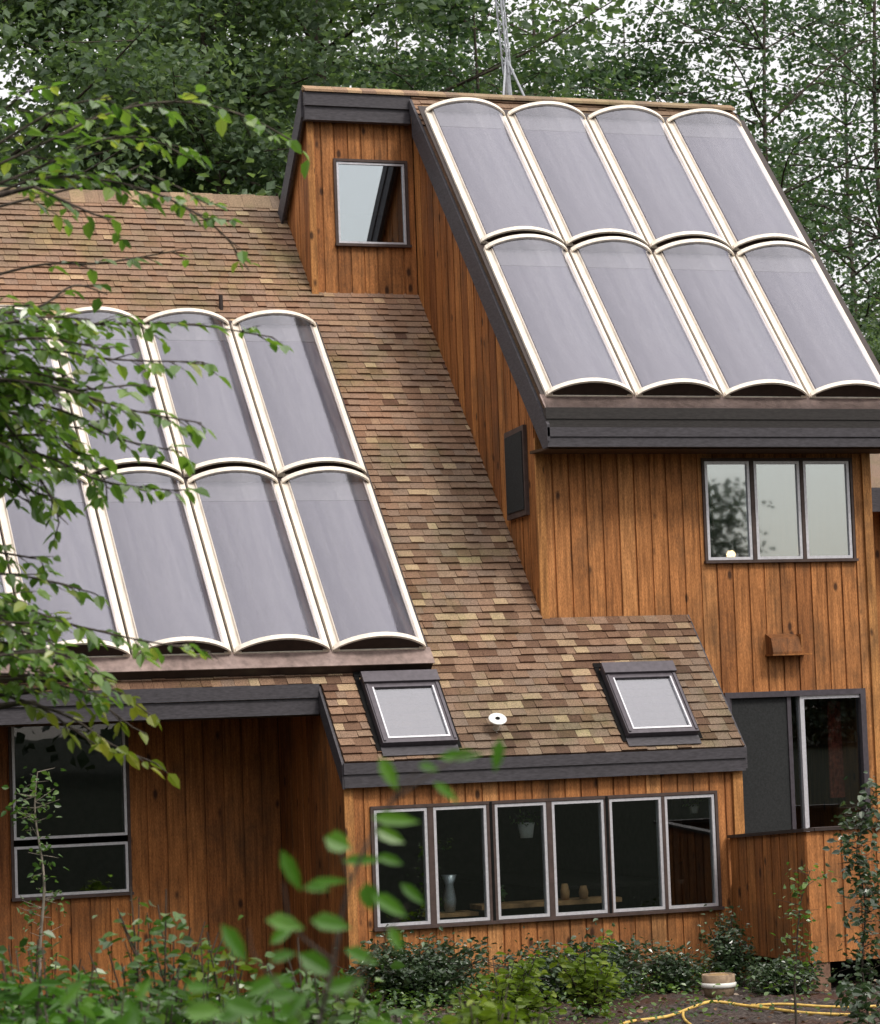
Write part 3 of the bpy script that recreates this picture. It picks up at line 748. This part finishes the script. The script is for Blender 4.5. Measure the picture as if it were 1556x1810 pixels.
def tree_mesh(seed, h, crown_r, crown_z, nclump, per, leaf, spread, trunk_r, upward=.5):
    """returns (wood MB, leaf V, F, tones) with the base at the origin"""
    rs = np.random.RandomState(seed); wd = MB(); tips = []
    lx, ly = rs.uniform(-.04, .04, 2)*h
    tr = smoothline([(0, 0, -.3), (lx*.3+rs.uniform(-.35, .35), ly*.3, h*.3), (lx+rs.uniform(-.5, .5), ly, h*.6), (lx*1.4+rs.uniform(-.3, .3), ly*1.4, h*.97)], 5)
    wd.tube(tr, list(np.linspace(trunk_r, trunk_r*.12, len(tr))), 8)
    for k in range(nclump):
        f = crown_z/h + (1-crown_z/h)*(k+rs.rand())/nclump
        i = min(int(f*(len(tr)-1)), len(tr)-2); b = tr[i]
        prof = math.sin(math.pi*min(1, max(.12, .18+.82*(f-crown_z/h)/(1-crown_z/h))))**.7
        a = rs.uniform(0, 2*math.pi) ; ln = crown_r*prof*rs.uniform(.55, 1.1)
        e = b + np.array([math.cos(a)*ln, math.sin(a)*ln, ln*rs.uniform(.05, upward)])
        mid = (b+e)/2 + rs.uniform(-.12, .12, 3)*ln + np.array([0, 0, .08*ln])
        br = smoothline([b, mid, e], 4); r0 = trunk_r*(1-f)*.3+.014
        wd.tube(br, list(np.linspace(r0, .008, len(br))), 5, cap=False)
        for q in range(4):
            t = rs.uniform(.35, 1); p = br[int(t*(len(br)-1))]
            e2 = p + rand_dirs(rs, 1, -.4, .6)[0]*ln*rs.uniform(.2, .45)
            wd.tube([p, (p+e2)/2+rs.uniform(-.05, .05, 3), e2], [.012, .008, .004], 4, cap=False); tips.append(e2); tips.append((p+e2)/2)
        tips.append(e); tips.append(br[-3])
    tips = np.array(tips); m = len(tips); n = m*per
    idx = np.repeat(np.arange(m), per); cl = rs.rand(m)
    off = rs.normal(0, 1, (n, 3))*np.array([spread, spread, spread*.55])
    P = tips[idx]+off
    D = rand_dirs(rs, n, -.9, .3); Nn = rand_dirs(rs, n, .1, 1)
    Ln = leaf*rs.uniform(.6, 1.35, n)
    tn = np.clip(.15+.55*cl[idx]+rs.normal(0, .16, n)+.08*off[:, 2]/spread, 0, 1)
    V, F, T = leaves_arrays(P, D, Nn, Ln, Ln*rs.uniform(.55, .8, n), tn, 'card')
    return wd, V, F, T
def plant(name, label, cat, loc, wood, lv, mat, bark=BARK, group=None, wname="trunk", lname="crown"):
    t = thing(name, label, cat, loc, group)
    mesh_obj(wname, wood.v, wood.f, wood.t, bark, t, True, local=True)
    mesh_obj(lname, lv[0], lv[1], lv[2], mat, t, local=True)
    return t

# ------------------------------------------------------------------ forest behind the house
def variant(*a, mat=LEAF_FOREST):
    wd, V, F, T = tree_mesh(*a); return plant("forest_tree", "", "tree", (0, 0, 0), wd, (V, F, T), mat)
dense = [variant(101, 19, 4.6, 2.5, 64, 62, .150, .46, .22), variant(102, 21, 5.0, 3.0, 68, 62, .150, .48, .25), variant(103, 17, 4.2, 2.0, 60, 62, .145, .44, .2)]
airy = [variant(111, 19, 4.4, 3.5, 66, 27, .118, .33, .10, mat=LEAF_AIRY), variant(112, 22, 4.8, 4.5, 70, 27, .118, .33, .11, mat=LEAF_AIRY), variant(113, 16, 3.8, 2.5, 62, 27, .116, .33, .09, mat=LEAF_AIRY)]
used = set()
def place_tree(lst, k, px, d, label, group, scale=1.0, rot=0.0):
    o = lst[k]
    if o.name in used: o = copy_tree(o)
    else: used.add(o.name)
    used.add(o.name)
    p = at(px, 1200, d); o.location = (p[0], p[1], gz(p[0], p[1])-.1); o.rotation_euler = (0, 0, rot); o.scale = (scale,)*3
    o['label'] = label; o['group'] = group
    return o
G1 = "dense forest trees behind the low roof"; G2 = "airy trees behind the tower roof"
LBL_D = "dense dark green forest tree rising behind the brown ridge of the low roof"
FOREST = [(-330, 46), (-60, 44), (150, 47), (390, 44), (610, 46), (-200, 54), (250, 53), (470, 55), (700, 54), (-300, 66), (-60, 68), (330, 67), (560, 66), (740, 70)]
for i, (px, d) in enumerate(FOREST):
    place_tree(dense, i % 3, px, d, LBL_D, G1, rnd.uniform(.85, 1.15), rnd.uniform(0, 6.28))
LBL_A = "airy pale green tree with sky showing through, standing behind the tower roof"
AIRY = [(820, 47), (960, 52), (1130, 50), (1450, 49), (1620, 52), (1790, 56), (880, 60), (1540, 64), (760, 55), (1400, 70)]
for i, (px, d) in enumerate(AIRY):
    place_tree(airy, i % 3, px, d, LBL_A, G2, rnd.uniform(.9, 1.1), rnd.uniform(0, 6.28))
place_tree(dense, 2, 1560, 44, "dense low tree just right of the tower roof", "dense forest trees behind the tower", .52, 1.0)
place_tree(dense, 0, 1700, 47, "dense tree at the far right beyond the tower roof", "dense forest trees behind the tower", .62, 2.0)

# wood on the far side of the lawn, unseen, heights shaped for the window reflections
def unseen_woods():
    rs = np.random.RandomState(77); n = 70000
    x = np.concatenate([rs.uniform(-70, 70, n-22000), rs.uniform(24, 34, 22000)])
    hh = np.where(x < 14, 15.0, np.where(x < 22, 10.0, np.where(x < 28.2, 7.2, np.where(x < 31.3, 3.0, 4.3)))) + .7*np.sin(x*.7) + .5*np.sin(x*1.9+1)
    P = np.stack([x, -46+rs.normal(0, 1.2, n), gz(0, -46) + hh*rs.rand(n)**.7], 1)
    m = 40000                              # added leaf bank, unseen at the left, to block sky light
    P = np.concatenate([P, np.stack([-12.5+rs.normal(0, 1.0, m)-.0, rs.uniform(-13, 12, m), gz(0, -5)+13*rs.rand(m)**.8], 1)]); n += m
    Ln = np.where(P[:, 0] > 24, rs.uniform(.10, .26, n), rs.uniform(.25, .6, n))
    V, F, T = leaves_arrays(P, rand_dirs(rs, n, -.8, .3), rand_dirs(rs, n, .1, 1), Ln, Ln*.8, rs.rand(n)*.6, 'card')
    o = mesh_obj("woods_and_shade_bank", V, F, T, LEAF_WOODS, None, kind='stuff')
    o['label'] = "dark wood across the lawn mirrored in the windows, with an added light-blocking leaf bank at left"; o['category'] = "wood"
unseen_woods()

# ------------------------------------------------------------------ beech branches reaching in from the left
def spray(stems, rs, wood, acc, leaf=.072, side=.30, step=.055, dens=1.0, r0=.007, bare=0.0):
    for st in stems:
        pts = smoothline(st, 8); wood.tube(pts, list(np.linspace(r0, .003, len(pts))), 5, cap=False)
        pts = np.array(pts); seg = np.linalg.norm(np.diff(pts, axis=0), axis=1); cum = np.concatenate([[0], np.cumsum(seg)]); tot = cum[-1]
        s = tot*bare; k = 0
        def pos(q): return np.array([np.interp(q, cum, pts[:, c]) for c in range(3)])
        while s < tot:
            p = pos(s); d = pos(min(s+.05, tot))-pos(max(s-.05, 0)); d /= np.linalg.norm(d)+1e-9
            sd = np.cross(d, (0, 0, 1)); sd /= np.linalg.norm(sd)+1e-9; sgn = 1 if k % 2 else -1
            ln = side*(1-.55*s/tot)*rs.uniform(.5, 1.25)
            td = d*rs.uniform(.5, .9)+sd*sgn*rs.uniform(.3, .9)+np.array([0, 0, rs.uniform(-.45, .35)]); td /= np.linalg.norm(td)
            m = max(2, int(ln/.034)); q = [p]
            for j in range(m):
                td = td+np.array([0, 0, -.045]); td /= np.linalg.norm(td); q.append(q[-1]+td*ln/m)
            wood.tube(q, list(np.linspace(.0035, .0015, len(q))), 4, cap=False)
            for j in range(1, len(q)):
                if rs.rand() > dens: continue
                for _ in range(1 if rs.rand() < .6 else 2):
                    sg = 1 if (j+_) % 2 else -1; b = np.cross(td, (0, 0, 1)); b /= np.linalg.norm(b)+1e-9
                    ld = td*rs.uniform(.4, 1)+b*sg*rs.uniform(.3, 1)+np.array([0, 0, rs.uniform(-.75, .1)])
                    nn = np.array([rs.normal(0, .35), rs.normal(0, .35), 1.0]); acc.append((q[j], ld, nn, leaf*rs.uniform(.6, 1.25), rs.uniform(.52, .68)))
            s += step*rs.uniform(.7, 1.4); k += 1
def acc_mesh(acc, rs, lo=.1, hi=1.0):
    P = np.array([a[0] for a in acc]); D = np.array([a[1] for a in acc]); Nn = np.array([a[2] for a in acc]); Ln = np.array([a[3] for a in acc]); W_ = np.array([a[4] for a in acc])*Ln
    return leaves_arrays(P, D, Nn, Ln, W_, np.clip(rs.normal((lo+hi)/2, .24, len(P)), 0, 1))
def stem(pts, d, rs, dz=.35):
    dd = d+rs.uniform(-dz, dz); e = rs.uniform(-.5, .5)
    return [at(x, y, dd+e*i/len(pts)) for i, (x, y) in enumerate(pts)]
BEECH_D = 11.5
tb = at(-420, 905, BEECH_D+.3); tz0 = gz(tb[0], tb[1])
BT = thing("beech_tree", "leafy beech tree reaching its branches in front of the low roof", "tree", (tb[0], tb[1], tz0))
def group_of(stems, rs, leaf, dens, step, side, mat, nm, bare=0):
    wd = MB(); acc = []
    st = [stem(s, BEECH_D, rs) for s in stems]
    spray(st, rs, wd, acc, leaf, side, step, dens, bare=bare)
    trunk = np.array([tb[0], tb[1], 0.0])
    for s in st:                          # each branch runs back to the trunk
        h = s[0][2]; a = np.array([tb[0], tb[1], h-.35]); wd.tube(smoothline([a, (a+s[0])/2+np.array([0, 0, .1]), s[0]], 5), [.02]*5+[.014]*5+[.007], 5, cap=False)
    b = wd.build("branch", BARK, BT, True)
    V, F, T = acc_mesh(acc, rs); mesh_obj("foliage", V, F, T, mat, b); return b
rs = np.random.RandomState(5)
A_ST = [[(-120, 345), (60, 262), (180, 205), (300, 180), (420, 200), (525, 252)], [(-120, 370), (60, 300), (170, 250), (260, 245), (335, 280)],
        [(-120, 400), (50, 320), (180, 318), (300, 352), (390, 410), (440, 478)], [(-60, 380), (140, 330), (260, 310), (370, 362)],
        [(-120, 330), (20, 240), (110, 190), (200, 170)], [(60, 330), (150, 372), (205, 392)], [(-120, 300), (0, 200), (60, 150)]]
group_of(A_ST, rs, .074, .7, .058, .22, LEAF_BEECH, "a", .25)
A2 = [[(-120, 520), (60, 470), (180, 465), (330, 440)], [(-80, 560), (60, 545), (130, 505), (190, 520)]]
group_of(A2, rs, .068, .6, .08, .15, LEAF_BEECH, "a2", .45)
B_ST = [[(-120, 610), (80, 578), (220, 572), (350, 575), (482, 596)], [(-120, 640), (60, 618), (200, 635), (360, 640)], [(-120, 660), (80, 680), (220, 722), (357, 748)],
        [(-120, 690), (90, 720), (200, 772), (322, 800)], [(-120, 780), (60, 800), (180, 850), (315, 868)], [(-120, 740), (30, 800), (90, 880), (105, 925)],
        [(-120, 600), (20, 570), (90, 560), (160, 565)], [(-120, 720), (40, 735), (120, 790), (180, 840), (190, 885)], [(-120, 700), (20, 690), (130, 690), (240, 680)], [(-120, 625), (0, 640), (90, 655), (170, 690)], [(-120, 760), (0, 770), (80, 770), (150, 800)], [(-120, 650), (-20, 720), (50, 800), (70, 850)], [(-120, 820), (0, 840), (80, 880), (120, 900)], [(-120, 580), (0, 555), (60, 548)]]
B_ST += [[(x-30+rs.uniform(-25, 25), y+rs.uniform(-22, 22)) for x, y in st[:3]] for st in B_ST]
group_of(B_ST, rs, .072, .80, .050, .21, LEAF_BEECH, "b")
C_ST = [[(-120, 960), (20, 980), (85, 992)], [(-120, 1005), (50, 1020), (165, 1048)]]
group_of(C_ST, rs, .072, .85, .05, .16, LEAF_BEECH, "c", .3)
D_ST = [[(-120, 1080), (60, 1092), (160, 1112), (250, 1132), (372, 1152)], [(-120, 1040), (20, 1075), (80, 1125), (140, 1160)], [(-120, 1180), (60, 1150), (150, 1175), (200, 1215)],
        [(-120, 1130), (40, 1140), (110, 1180), (170, 1225)], [(-120, 1210), (30, 1200), (120, 1215), (200, 1240)], [(-120, 1100), (0, 1110), (80, 1130), (120, 1170)], [(-120, 1060), (0, 1050), (60, 1080), (110, 1100)]]
D_ST += [[(x-20+rs.uniform(-25, 25), y+rs.uniform(-20, 20)) for x, y in st[:3]] for st in D_ST]
group_of(D_ST, rs, .072, .82, .048, .19, LEAF_BEECH, "d")
E_ST = [[(-100, 1190), (90, 1195), (190, 1215), (265, 1262)], [(-60, 1210), (110, 1262), (200, 1318), (282, 1352)], [(60, 1240), (130, 1290), (190, 1330)], [(100, 1215), (170, 1240), (240, 1290)]]
group_of(E_ST, rs, .074, .8, .06, .15, LEAF_YELLOW, "e", .2)
mb = MB(); tk = smoothline([(tb[0], tb[1], tz0-.3), (tb[0]+.05, tb[1], tz0+1.5), (tb[0]-.05, tb[1]+.1, tz0+3.2), (tb[0]+.1, tb[1], tz0+5)], 6)
mb.tube(tk, list(np.linspace(.13, .06, len(tk))), 12); mb.build("trunk", BARK, BT, True)

# ------------------------------------------------------------------ sapling close to the camera, out of focus
def near_sapling():
    rs = np.random.RandomState(9); D0 = 4.6
    t0 = at(560, 2150, D0); base = np.array([t0[0], t0[1], gz(t0[0], t0[1])])
    T0 = thing("sapling", "out-of-focus sapling with broad bright leaves in front of the sunroom", "sapling", tuple(base))
    wd = MB(); acc = []
    def lf(px, py, ln, ang, wr=.45, d=None, face=.8):
        d = d or D0+rs.uniform(-.3, .3); p = at(px, py, d); L_ = .84*ln/FPX*d
        dv = RT*math.cos(math.radians(ang)) - UP*math.sin(math.radians(ang))
        p = p-dv*L_*.5; nn = -FW*face+UP*rs.uniform(.2, .7)+RT*rs.uniform(-.3, .3)
        acc.append((p, dv, nn, L_, wr)); return p
    spec = [(515, 1540, 100, 65, .34), (598, 1490, 62, 20, .8), (652, 1585, 62, 80, .75), (415, 1668, 100, 55, .4), (505, 1632, 85, 10, .5), (585, 1632, 88, 8, .5), (688, 1368, 80, 60, .42),
            (880, 1335, 75, 100, .38), (815, 1335, 100, -6, .28), (758, 1356, 45, 10, .5), (700, 1448, 105, 4, .3), (690, 1478, 70, 25, .45), (640, 1520, 90, -5, .3), (690, 1520, 60, 15, .4), (790, 1400, 70, 35, .35),
            (560, 1705, 90, 30, .55), (500, 1690, 60, -20, .5), (640, 1690, 80, 20, .45), (350, 1745, 60, 0, .5), (500, 1650, 70, -40, .4), (690, 1600, 90, 30, .4), (470, 1740, 90, -30, .45), (520, 1775, 80, -40, .5),
            (610, 1740, 90, -15, .45), (430, 1780, 90, 15, .5), (700, 1660, 60, 60, .5), (560, 1570, 60, 0, .35), (580, 1558, 90, -8, .25), (730, 1580, 70, 40, .35)]
    for _ in range(14):
        spec.append((rs.uniform(120, 740), rs.uniform(1690, 1830), rs.uniform(45, 95), rs.uniform(-70, 70), rs.uniform(.35, .6)))
    roots = [lf(*s) for s in spec]
    stems = [[(540, 2150), (560, 1850), (590, 1700), (620, 1560), (690, 1420), (740, 1360)], [(560, 1850), (500, 1750), (450, 1690), (440, 1640)], [(590, 1700), (520, 1640), (500, 1560)], [(620, 1560), (600, 1500)],
             [(690, 1420), (790, 1350), (880, 1320)], [(560, 1850), (650, 1700), (720, 1600)]]
    for k, s in enumerate(stems):
        q = smoothline([at(x, y, D0) for x, y in s], 6); wd.tube(q, list(np.linspace(.006 if k == 0 else .003, .0012, len(q))), 6, cap=False)
    wd.build("stem", BARK, T0, True)
    P = np.array([a[0] for a in acc]); Dv = np.array([a[1] for a in acc]); Nn = np.array([a[2] for a in acc]); Ln = np.array([a[3] for a in acc]); W_ = np.array([a[4] for a in acc])*Ln
    V, F, T = leaves_arrays(P, Dv, Nn, Ln, W_, rs.uniform(.25, .9, len(P))); mesh_obj("foliage", V, F, T, LEAF_NEAR, T0)
near_sapling()

# ------------------------------------------------------------------ shrubs
def shrub(name, label, cat, base, h, rx, nst, per, leaf, mat, seed, ry=None, spread=.07, bark=BARK, group=None, top=None, width=.6, flat=False):
    rs = np.random.RandomState(seed); wd = MB(); P = []; ry = ry or rx; cl = []
    for k in range(nst):
        a = rs.uniform(0, 6.28); q = math.sqrt(rs.rand()); e = np.array([math.cos(a)*rx*q, math.sin(a)*ry*q, h*rs.uniform(.45, 1)*(1-.35*q*q)])
        m = e*np.array([.35, .35, .55])+rs.uniform(-.05, .05, 3)*h
        st = smoothline([np.array([e[0]*.12, e[1]*.12, -.05]), m, e], 5); wd.tube(st, list(np.linspace(.010, .003, len(st))), 5, cap=False)
        c = rs.rand()
        for j in range(per):
            t = rs.uniform(.25, 1)**.7; p = np.array(st[int(t*(len(st)-1))]); P.append(p+rs.normal(0, spread, 3)); cl.append(c)
    P = np.array(P); n = len(P); cl = np.array(cl)
    Dv = rand_dirs(rs, n, -.6, .3) if not flat else rand_dirs(rs, n, -.25, .1)+np.array([.7, 0, 0]); Nn = rand_dirs(rs, n, .2, 1); Ln = leaf*rs.uniform(.6, 1.3, n)
    V, F, T = leaves_arrays(P, Dv, Nn, Ln, Ln*width*rs.uniform(.8, 1.2, n), np.clip(.2+.5*cl+rs.normal(0, .18, n), 0, 1))
    return plant(name, label, cat, tuple(base), wd, (V, F, T), mat, bark, group, "stem", "foliage")
def on_ground(px, py_guess, d):
    p = at(px, py_guess, d); return (p[0], p[1], gz(p[0], p[1])-.02)
SH = []
def SB(px, d, top_py, half_px, nst, per, leaf, mat, label, seed, spread=.07, name="shrub", width=.6, flat=False):
    b = on_ground(px, 1700, d); zt = at(px, top_py, d)[2]
    return shrub(name, label, "shrub", b, zt-b[2], half_px/FPX*d, nst, per, leaf, mat, seed, spread=spread, width=width, flat=flat)
SB(60, 10.2, 1660, 260, 130, 46, .095, LEAF_NEAR, "low bright green shrub with long leaves before the dark left wall", 201, .05, width=.26, flat=True)
SB(250, 11.0, 1675, 200, 130, 48, .085, LEAF_SHRUB, "low mid green shrub at the lower left, nearest the viewer", 215, .05, width=.4, flat=True)
SB(290, 12.5, 1540, 170, 80, 34, .060, LEAF_SHRUB, "mid green shrub in front of the shaded left wall", 202, .07)
SB(390, 12.0, 1440, 55, 12, 18, .066, LEAF_BRIGHT, "slender yellow-green shrub standing before the shaded left wall", 203, .05)
SB(560, 11.0, 1640, 170, 140, 48, .064, LEAF_SHRUB, "broad green shrub below the sunroom's left corner", 204, .07)
SB(740, 26.6, 1640, 160, 90, 60, .06, LEAF_DARK, "dark shrub against the sunroom wall at its left windows", 205, .08)
SB(860, 10.0, 1720, 180, 130, 42, .062, LEAF_BRIGHT, "low yellow-green shrub nearest the viewer below the sunroom", 206, .06)
SB(1030, 26.9, 1655, 190, 120, 52, .06, LEAF_DARK, "spreading dark shrub against the sunroom wall below its middle windows", 207, .08)
SB(1040, 25.0, 1625, 75, 20, 26, .085, LEAF_BRIGHT, "yellow-green shrub with arching tips below the fourth sunroom window", 208, .05, flat=True)
SB(890, 22.0, 1660, 110, 36, 30, .085, LEAF_BRIGHT, "yellow-green shrub with arching tips below the third sunroom window", 209, .05, flat=True)
SB(1285, 27.2, 1610, 42, 30, 60, .05, LEAF_DARK, "upright dark shrub standing behind the round planter", 210, .07)
SB(1385, 26.3, 1690, 70, 50, 50, .05, LEAF_DARK, "dark shrub at the foot of the deck's side boards", 211, .07)
SB(1190, 27.0, 1668, 55, 40, 46, .05, LEAF_DARK, "small dark shrub between the sunroom's last window and the planter", 212, .07)
SB(150, 9.4, 1690, 210, 150, 46, .075, LEAF_NEAR, "broad bright green shrub filling the lower left corner", 217, .06)
SB(480, 9.6, 1735, 200, 130, 44, .07, LEAF_NEAR, "bright green shrub at the bottom, left of the yellow-green one", 218, .06)
SB(60, 13.5, 1620, 150, 90, 42, .06, LEAF_SHRUB, "mid green shrub below the left window", 213, .07)
SB(690, 11.5, 1720, 130, 90, 42, .062, LEAF_SHRUB, "low mid green shrub in the middle of the garden bed", 214, .06)
SB(430, 10.6, 1720, 130, 90, 36, .07, LEAF_NEAR, "low glossy bright shrub at the bottom between the mid green ones", 216, .06)

def slim(name, label, cat, pts_px, d, leaf, nper, mat, seed, spread, bark, r=.012, side=.12):
    rs = np.random.RandomState(seed); pts = [at(x, y, d) for x, y in pts_px]; b = pts[0].copy(); b[2] = gz(b[0], b[1]); pts = [b]+pts
    t = thing(name, label, cat, tuple(b)); wd = MB(); q = smoothline(pts, 8); wd.tube(q, list(np.linspace(r, .003, len(q))), 6, cap=False)
    acc = []; q = np.array(q)
    for k in range(nper):
        i = rs.randint(len(q)//4, len(q)); e = q[i]+rand_dirs(rs, 1, -.3, .5)[0]*side*rs.uniform(.3, 1.2)
        wd.tube([q[i], (q[i]+e)/2, e], [.003, .002, .001], 4, cap=False)
        for j in range(4):
            acc.append((q[i]+(e-q[i])*rs.uniform(.4, 1.1)+rs.normal(0, spread, 3), rand_dirs(rs, 1, -.7, .2)[0], rand_dirs(rs, 1, .2, 1)[0], leaf*rs.uniform(.6, 1.2), rs.uniform(.5, .75)))
    wd.build("stem", bark, t, True); V, F, T = acc_mesh(acc, rs, .0, 1.0); mesh_obj("foliage", V, F, T, mat, t); return t
slim("young_tree", "thin pale-stemmed young tree standing before the left window", "tree", [(70, 1700), (78, 1560), (62, 1440), (66, 1365)], 19.0, .05, 60, LEAF_SHRUB, 301, .04, BARK_PALE, .016, .18)
slim("young_tree", "small leafy young tree standing before the deck's side boards", "tree", [(1405, 1740), (1408, 1690), (1415, 1600), (1432, 1540)], 23.5, .055, 44, LEAF_SHRUB, 302, .04, BARK, .012, .2)
slim("climbing_plant", "tall climbing plant with small pale leaves in front of the deck's front boards", "climber", [(1545, 1850), (1525, 1720), (1530, 1600), (1515, 1500), (1545, 1400)], 21.5, .065, 190, LEAF_DARK, 303, .05, BARK, .012, .2)
slim("climbing_plant", "low broad-leaved plant at the foot of the tall climbing plant", "plant", [(1530, 1860), (1520, 1790), (1535, 1740)], 20.5, .085, 40, LEAF_DARK, 304, .06, BARK, .01, .22)

# ground cover and leaf litter in the bed
def litter():
    rs = np.random.RandomState(31); n = 5200
    x = rs.uniform(-4.5, 7.5, n); y = rs.uniform(-5.2, .0, n)
    keep = rs.rand(n) < np.where(x < 1.2, 1.0, .32); x, y = x[keep], y[keep]; n = len(x)
    P = np.stack([x, y, np.array([gz(a, b) for a, b in zip(x, y)])+rs.uniform(.0, .05, n)], 1); Ln = rs.uniform(.03, .075, n)
    V, F, T = leaves_arrays(P, rand_dirs(rs, n, -.2, .3), rand_dirs(rs, n, .6, 1), Ln, Ln*.6, rs.rand(n))
    m = leaf_mat("fallen_leaf", [(0, (.06, .028, .016)), (.45, (.14, .075, .04)), (.8, (.24, .16, .10)), (1, (.42, .36, .30))], .1, .7, .2)
    mesh_obj("leaf_litter", V, F, T, m, None, kind='stuff')
    n = 6500; x = np.concatenate([rs.normal(-.2, 1.6, 2600), rs.uniform(-2.5, 3.9, 3900)]); y = np.concatenate([rs.uniform(-4.2, -.2, 2600), -rs.rand(3900)**2*1.1]); P = np.stack([x, y, np.array([gz(a, b) for a, b in zip(x, y)])+rs.uniform(.0, .22, n)], 1); Ln = rs.uniform(.03, .07, n)
    V, F, T = leaves_arrays(P, rand_dirs(rs, n, -.3, .7), rand_dirs(rs, n, .3, 1), Ln, Ln*.6, rs.rand(n)); mesh_obj("ground_cover", V, F, T, LEAF_SHRUB, None, kind='stuff')
litter()

# ------------------------------------------------------------------ planter and hose
PB = (3.05, -1.6, gz(3.05, -1.6))
PL_ = thing("planter", "round earth-filled planter with a white rim band on the bare ground", "planter", PB)
mb = MB(); mb.lathe([(.0, 0), (.125, 0), (.15, .10), (.155, .22), (.148, .225), (.145, .20)], PB, 26); mb.build("pot", TERRA, PL_, True)
mb = MB(); mb.lathe([(.1535, .105), (.164, .11), (.166, .145), (.156, .15)], PB, 26); mb.build("rim_band", WHITE, PL_, True)
mb = MB(); mb.lathe([(.0, .225), (.08, .222), (.148, .20)], PB, 26); mb.build("soil", SOIL, PL_, True)
def hose(name, pts, label, r=.017):
    mb = MB(); mb.tube(smoothline([(x, y, gz(x, y)+r+.02+dz) for x, y, dz in pts], 8), r, 8)
    o = mb.build(name, HOSE, None, True); o['label'] = label; o['category'] = "hose"; o['group'] = "yellow hoses on the ground"
hose("garden_hose", [(1.0, -3.75, 0), (1.41, -3.2, 0), (1.87, -3.0, .0), (2.3, -2.62, .02), (2.60, -2.40, .03), (2.80, -2.62, .0), (2.86, -3.0, 0), (2.97, -3.6, 0), (3.35, -4.1, 0), (4.2, -4.6, 0)], "yellow hose curving along the bare ground, nearest the viewer", .014)
hose("garden_hose", [(2.86, -2.64, 0), (3.10, -2.85, .01), (3.35, -3.22, 0), (3.72, -3.45, 0), (4.6, -3.6, 0)], "straighter yellow hose lying just behind the curving one", .013)
hose("garden_hose", [(2.12, -2.80, .01), (2.0, -3.05, 0), (1.86, -3.40, 0), (1.7, -3.9, 0)], "short yellow hose end branching off the curving hose", .012)

# ------------------------------------------------------------------ things seen through the sunroom glass
def hanging_pot(c, r, h, label, seed, hang):
    t = thing("hanging_planter", label, "hanging planter", c, "hanging planters behind the sunroom glass")
    mb = MB(); mb.lathe([(0, 0), (r*.72, 0), (r, h), (r*.93, h), (r*.9, h*.9), (0, h*.88)], c, 18); mb.build("pot", WHITE, t, True)
    mb = MB()
    for a in (0, 2.1, 4.2): mb.tube([np.array(c)+np.array([r*math.cos(a), r*math.sin(a), h]), np.array(c)+np.array([0, 0, hang])], .003, 4)
    mb.build("hanger", BARK, t)
    rs = np.random.RandomState(seed); n = 60; P = np.array(c)+np.array([0, 0, h])+rs.normal(0, 1, (n, 3))*np.array([r*.8, r*.8, r*.5])+np.array([0, 0, r*.4]); Ln = rs.uniform(.03, .06, n)
    V, F, T = leaves_arrays(P, rand_dirs(rs, n), rand_dirs(rs, n, .2, 1), Ln, Ln*.5, rs.rand(n)); mesh_obj("foliage", V, F, T, LEAF_SHRUB, t)
hanging_pot((2.0, .42, -.82), .085, .15, "white hanging planter with a bushy plant behind the third sunroom window", 61, .7)
hanging_pot((3.82, .40, -.66), .052, .09, "small white hanging planter behind the sixth sunroom window", 62, .5)
def lamp():
    c = np.array((5.15, 2.0, 2.0)); t = thing("table_lamp", "small lit lamp behind the first tower window", "lamp", tuple(c+np.array([0, 0, -.7])))
    m, tt, n, l = new_mat("lit_lamp_shade"); e = n("ShaderNodeEmission"); e.inputs[0].default_value = (1, .62, .28, 1); e.inputs[1].default_value = 14; finish(n, l, e.outputs[0])
    mb = MB(); mb.lathe([(.022, 0), (.045, .02), (.05, .05), (.03, .085), (.0, .09)], c, 14); mb.build("lamp_shade", m, t, True)
    mb = MB(); mb.lathe([(.0, -.7), (.08, -.7), (.08, -.68), (.012, -.66), (.012, .0), (0, 0)], c, 12); mb.build("base", CASING, t, True)
lamp()
mb = MB(); mb.box(1.50, 3.0, .42, .75, -1.50, -1.455); sh = mb.build("window_bench", INT_WOOD, H)
mb = MB(); c = (1.18, .45, -1.50); mb.lathe([(0, 0), (.05, 0), (.065, .12), (.04, .26), (.075, .36), (.07, .36)], c, 16); o = mb.build("vase", GALV, None, True); o['label'] = "tall grey vase behind the second sunroom window"; o['category'] = "vase"
mb = MB(); mb.box(.95, 1.42, .30, .62, -1.54, -1.505); mb.build("vase_shelf", INT_WOOD, H)
for (x, hh, lb) in ((2.42, .16, "small orange jar standing left on the bench behind the fourth sunroom window"), (2.62, .13, "small orange jar standing right on the bench behind the fourth sunroom window")):
    mb = MB(); mb.lathe([(0, 0), (.04, 0), (.048, hh*.5), (.03, hh), (0, hh)], (x, .5, -1.454), 14); o = mb.build("jar", INT_WOOD, None, True); o['label'] = lb; o['category'] = "jar"; o['group'] = "jars on the sunroom bench"
shrub("potted_plant", "leafy potted plant on the bench behind the third sunroom window", "plant", (1.72, .56, -1.455), .30, .09, 9, 12, .06, LEAF_SHRUB, 63, spread=.02)
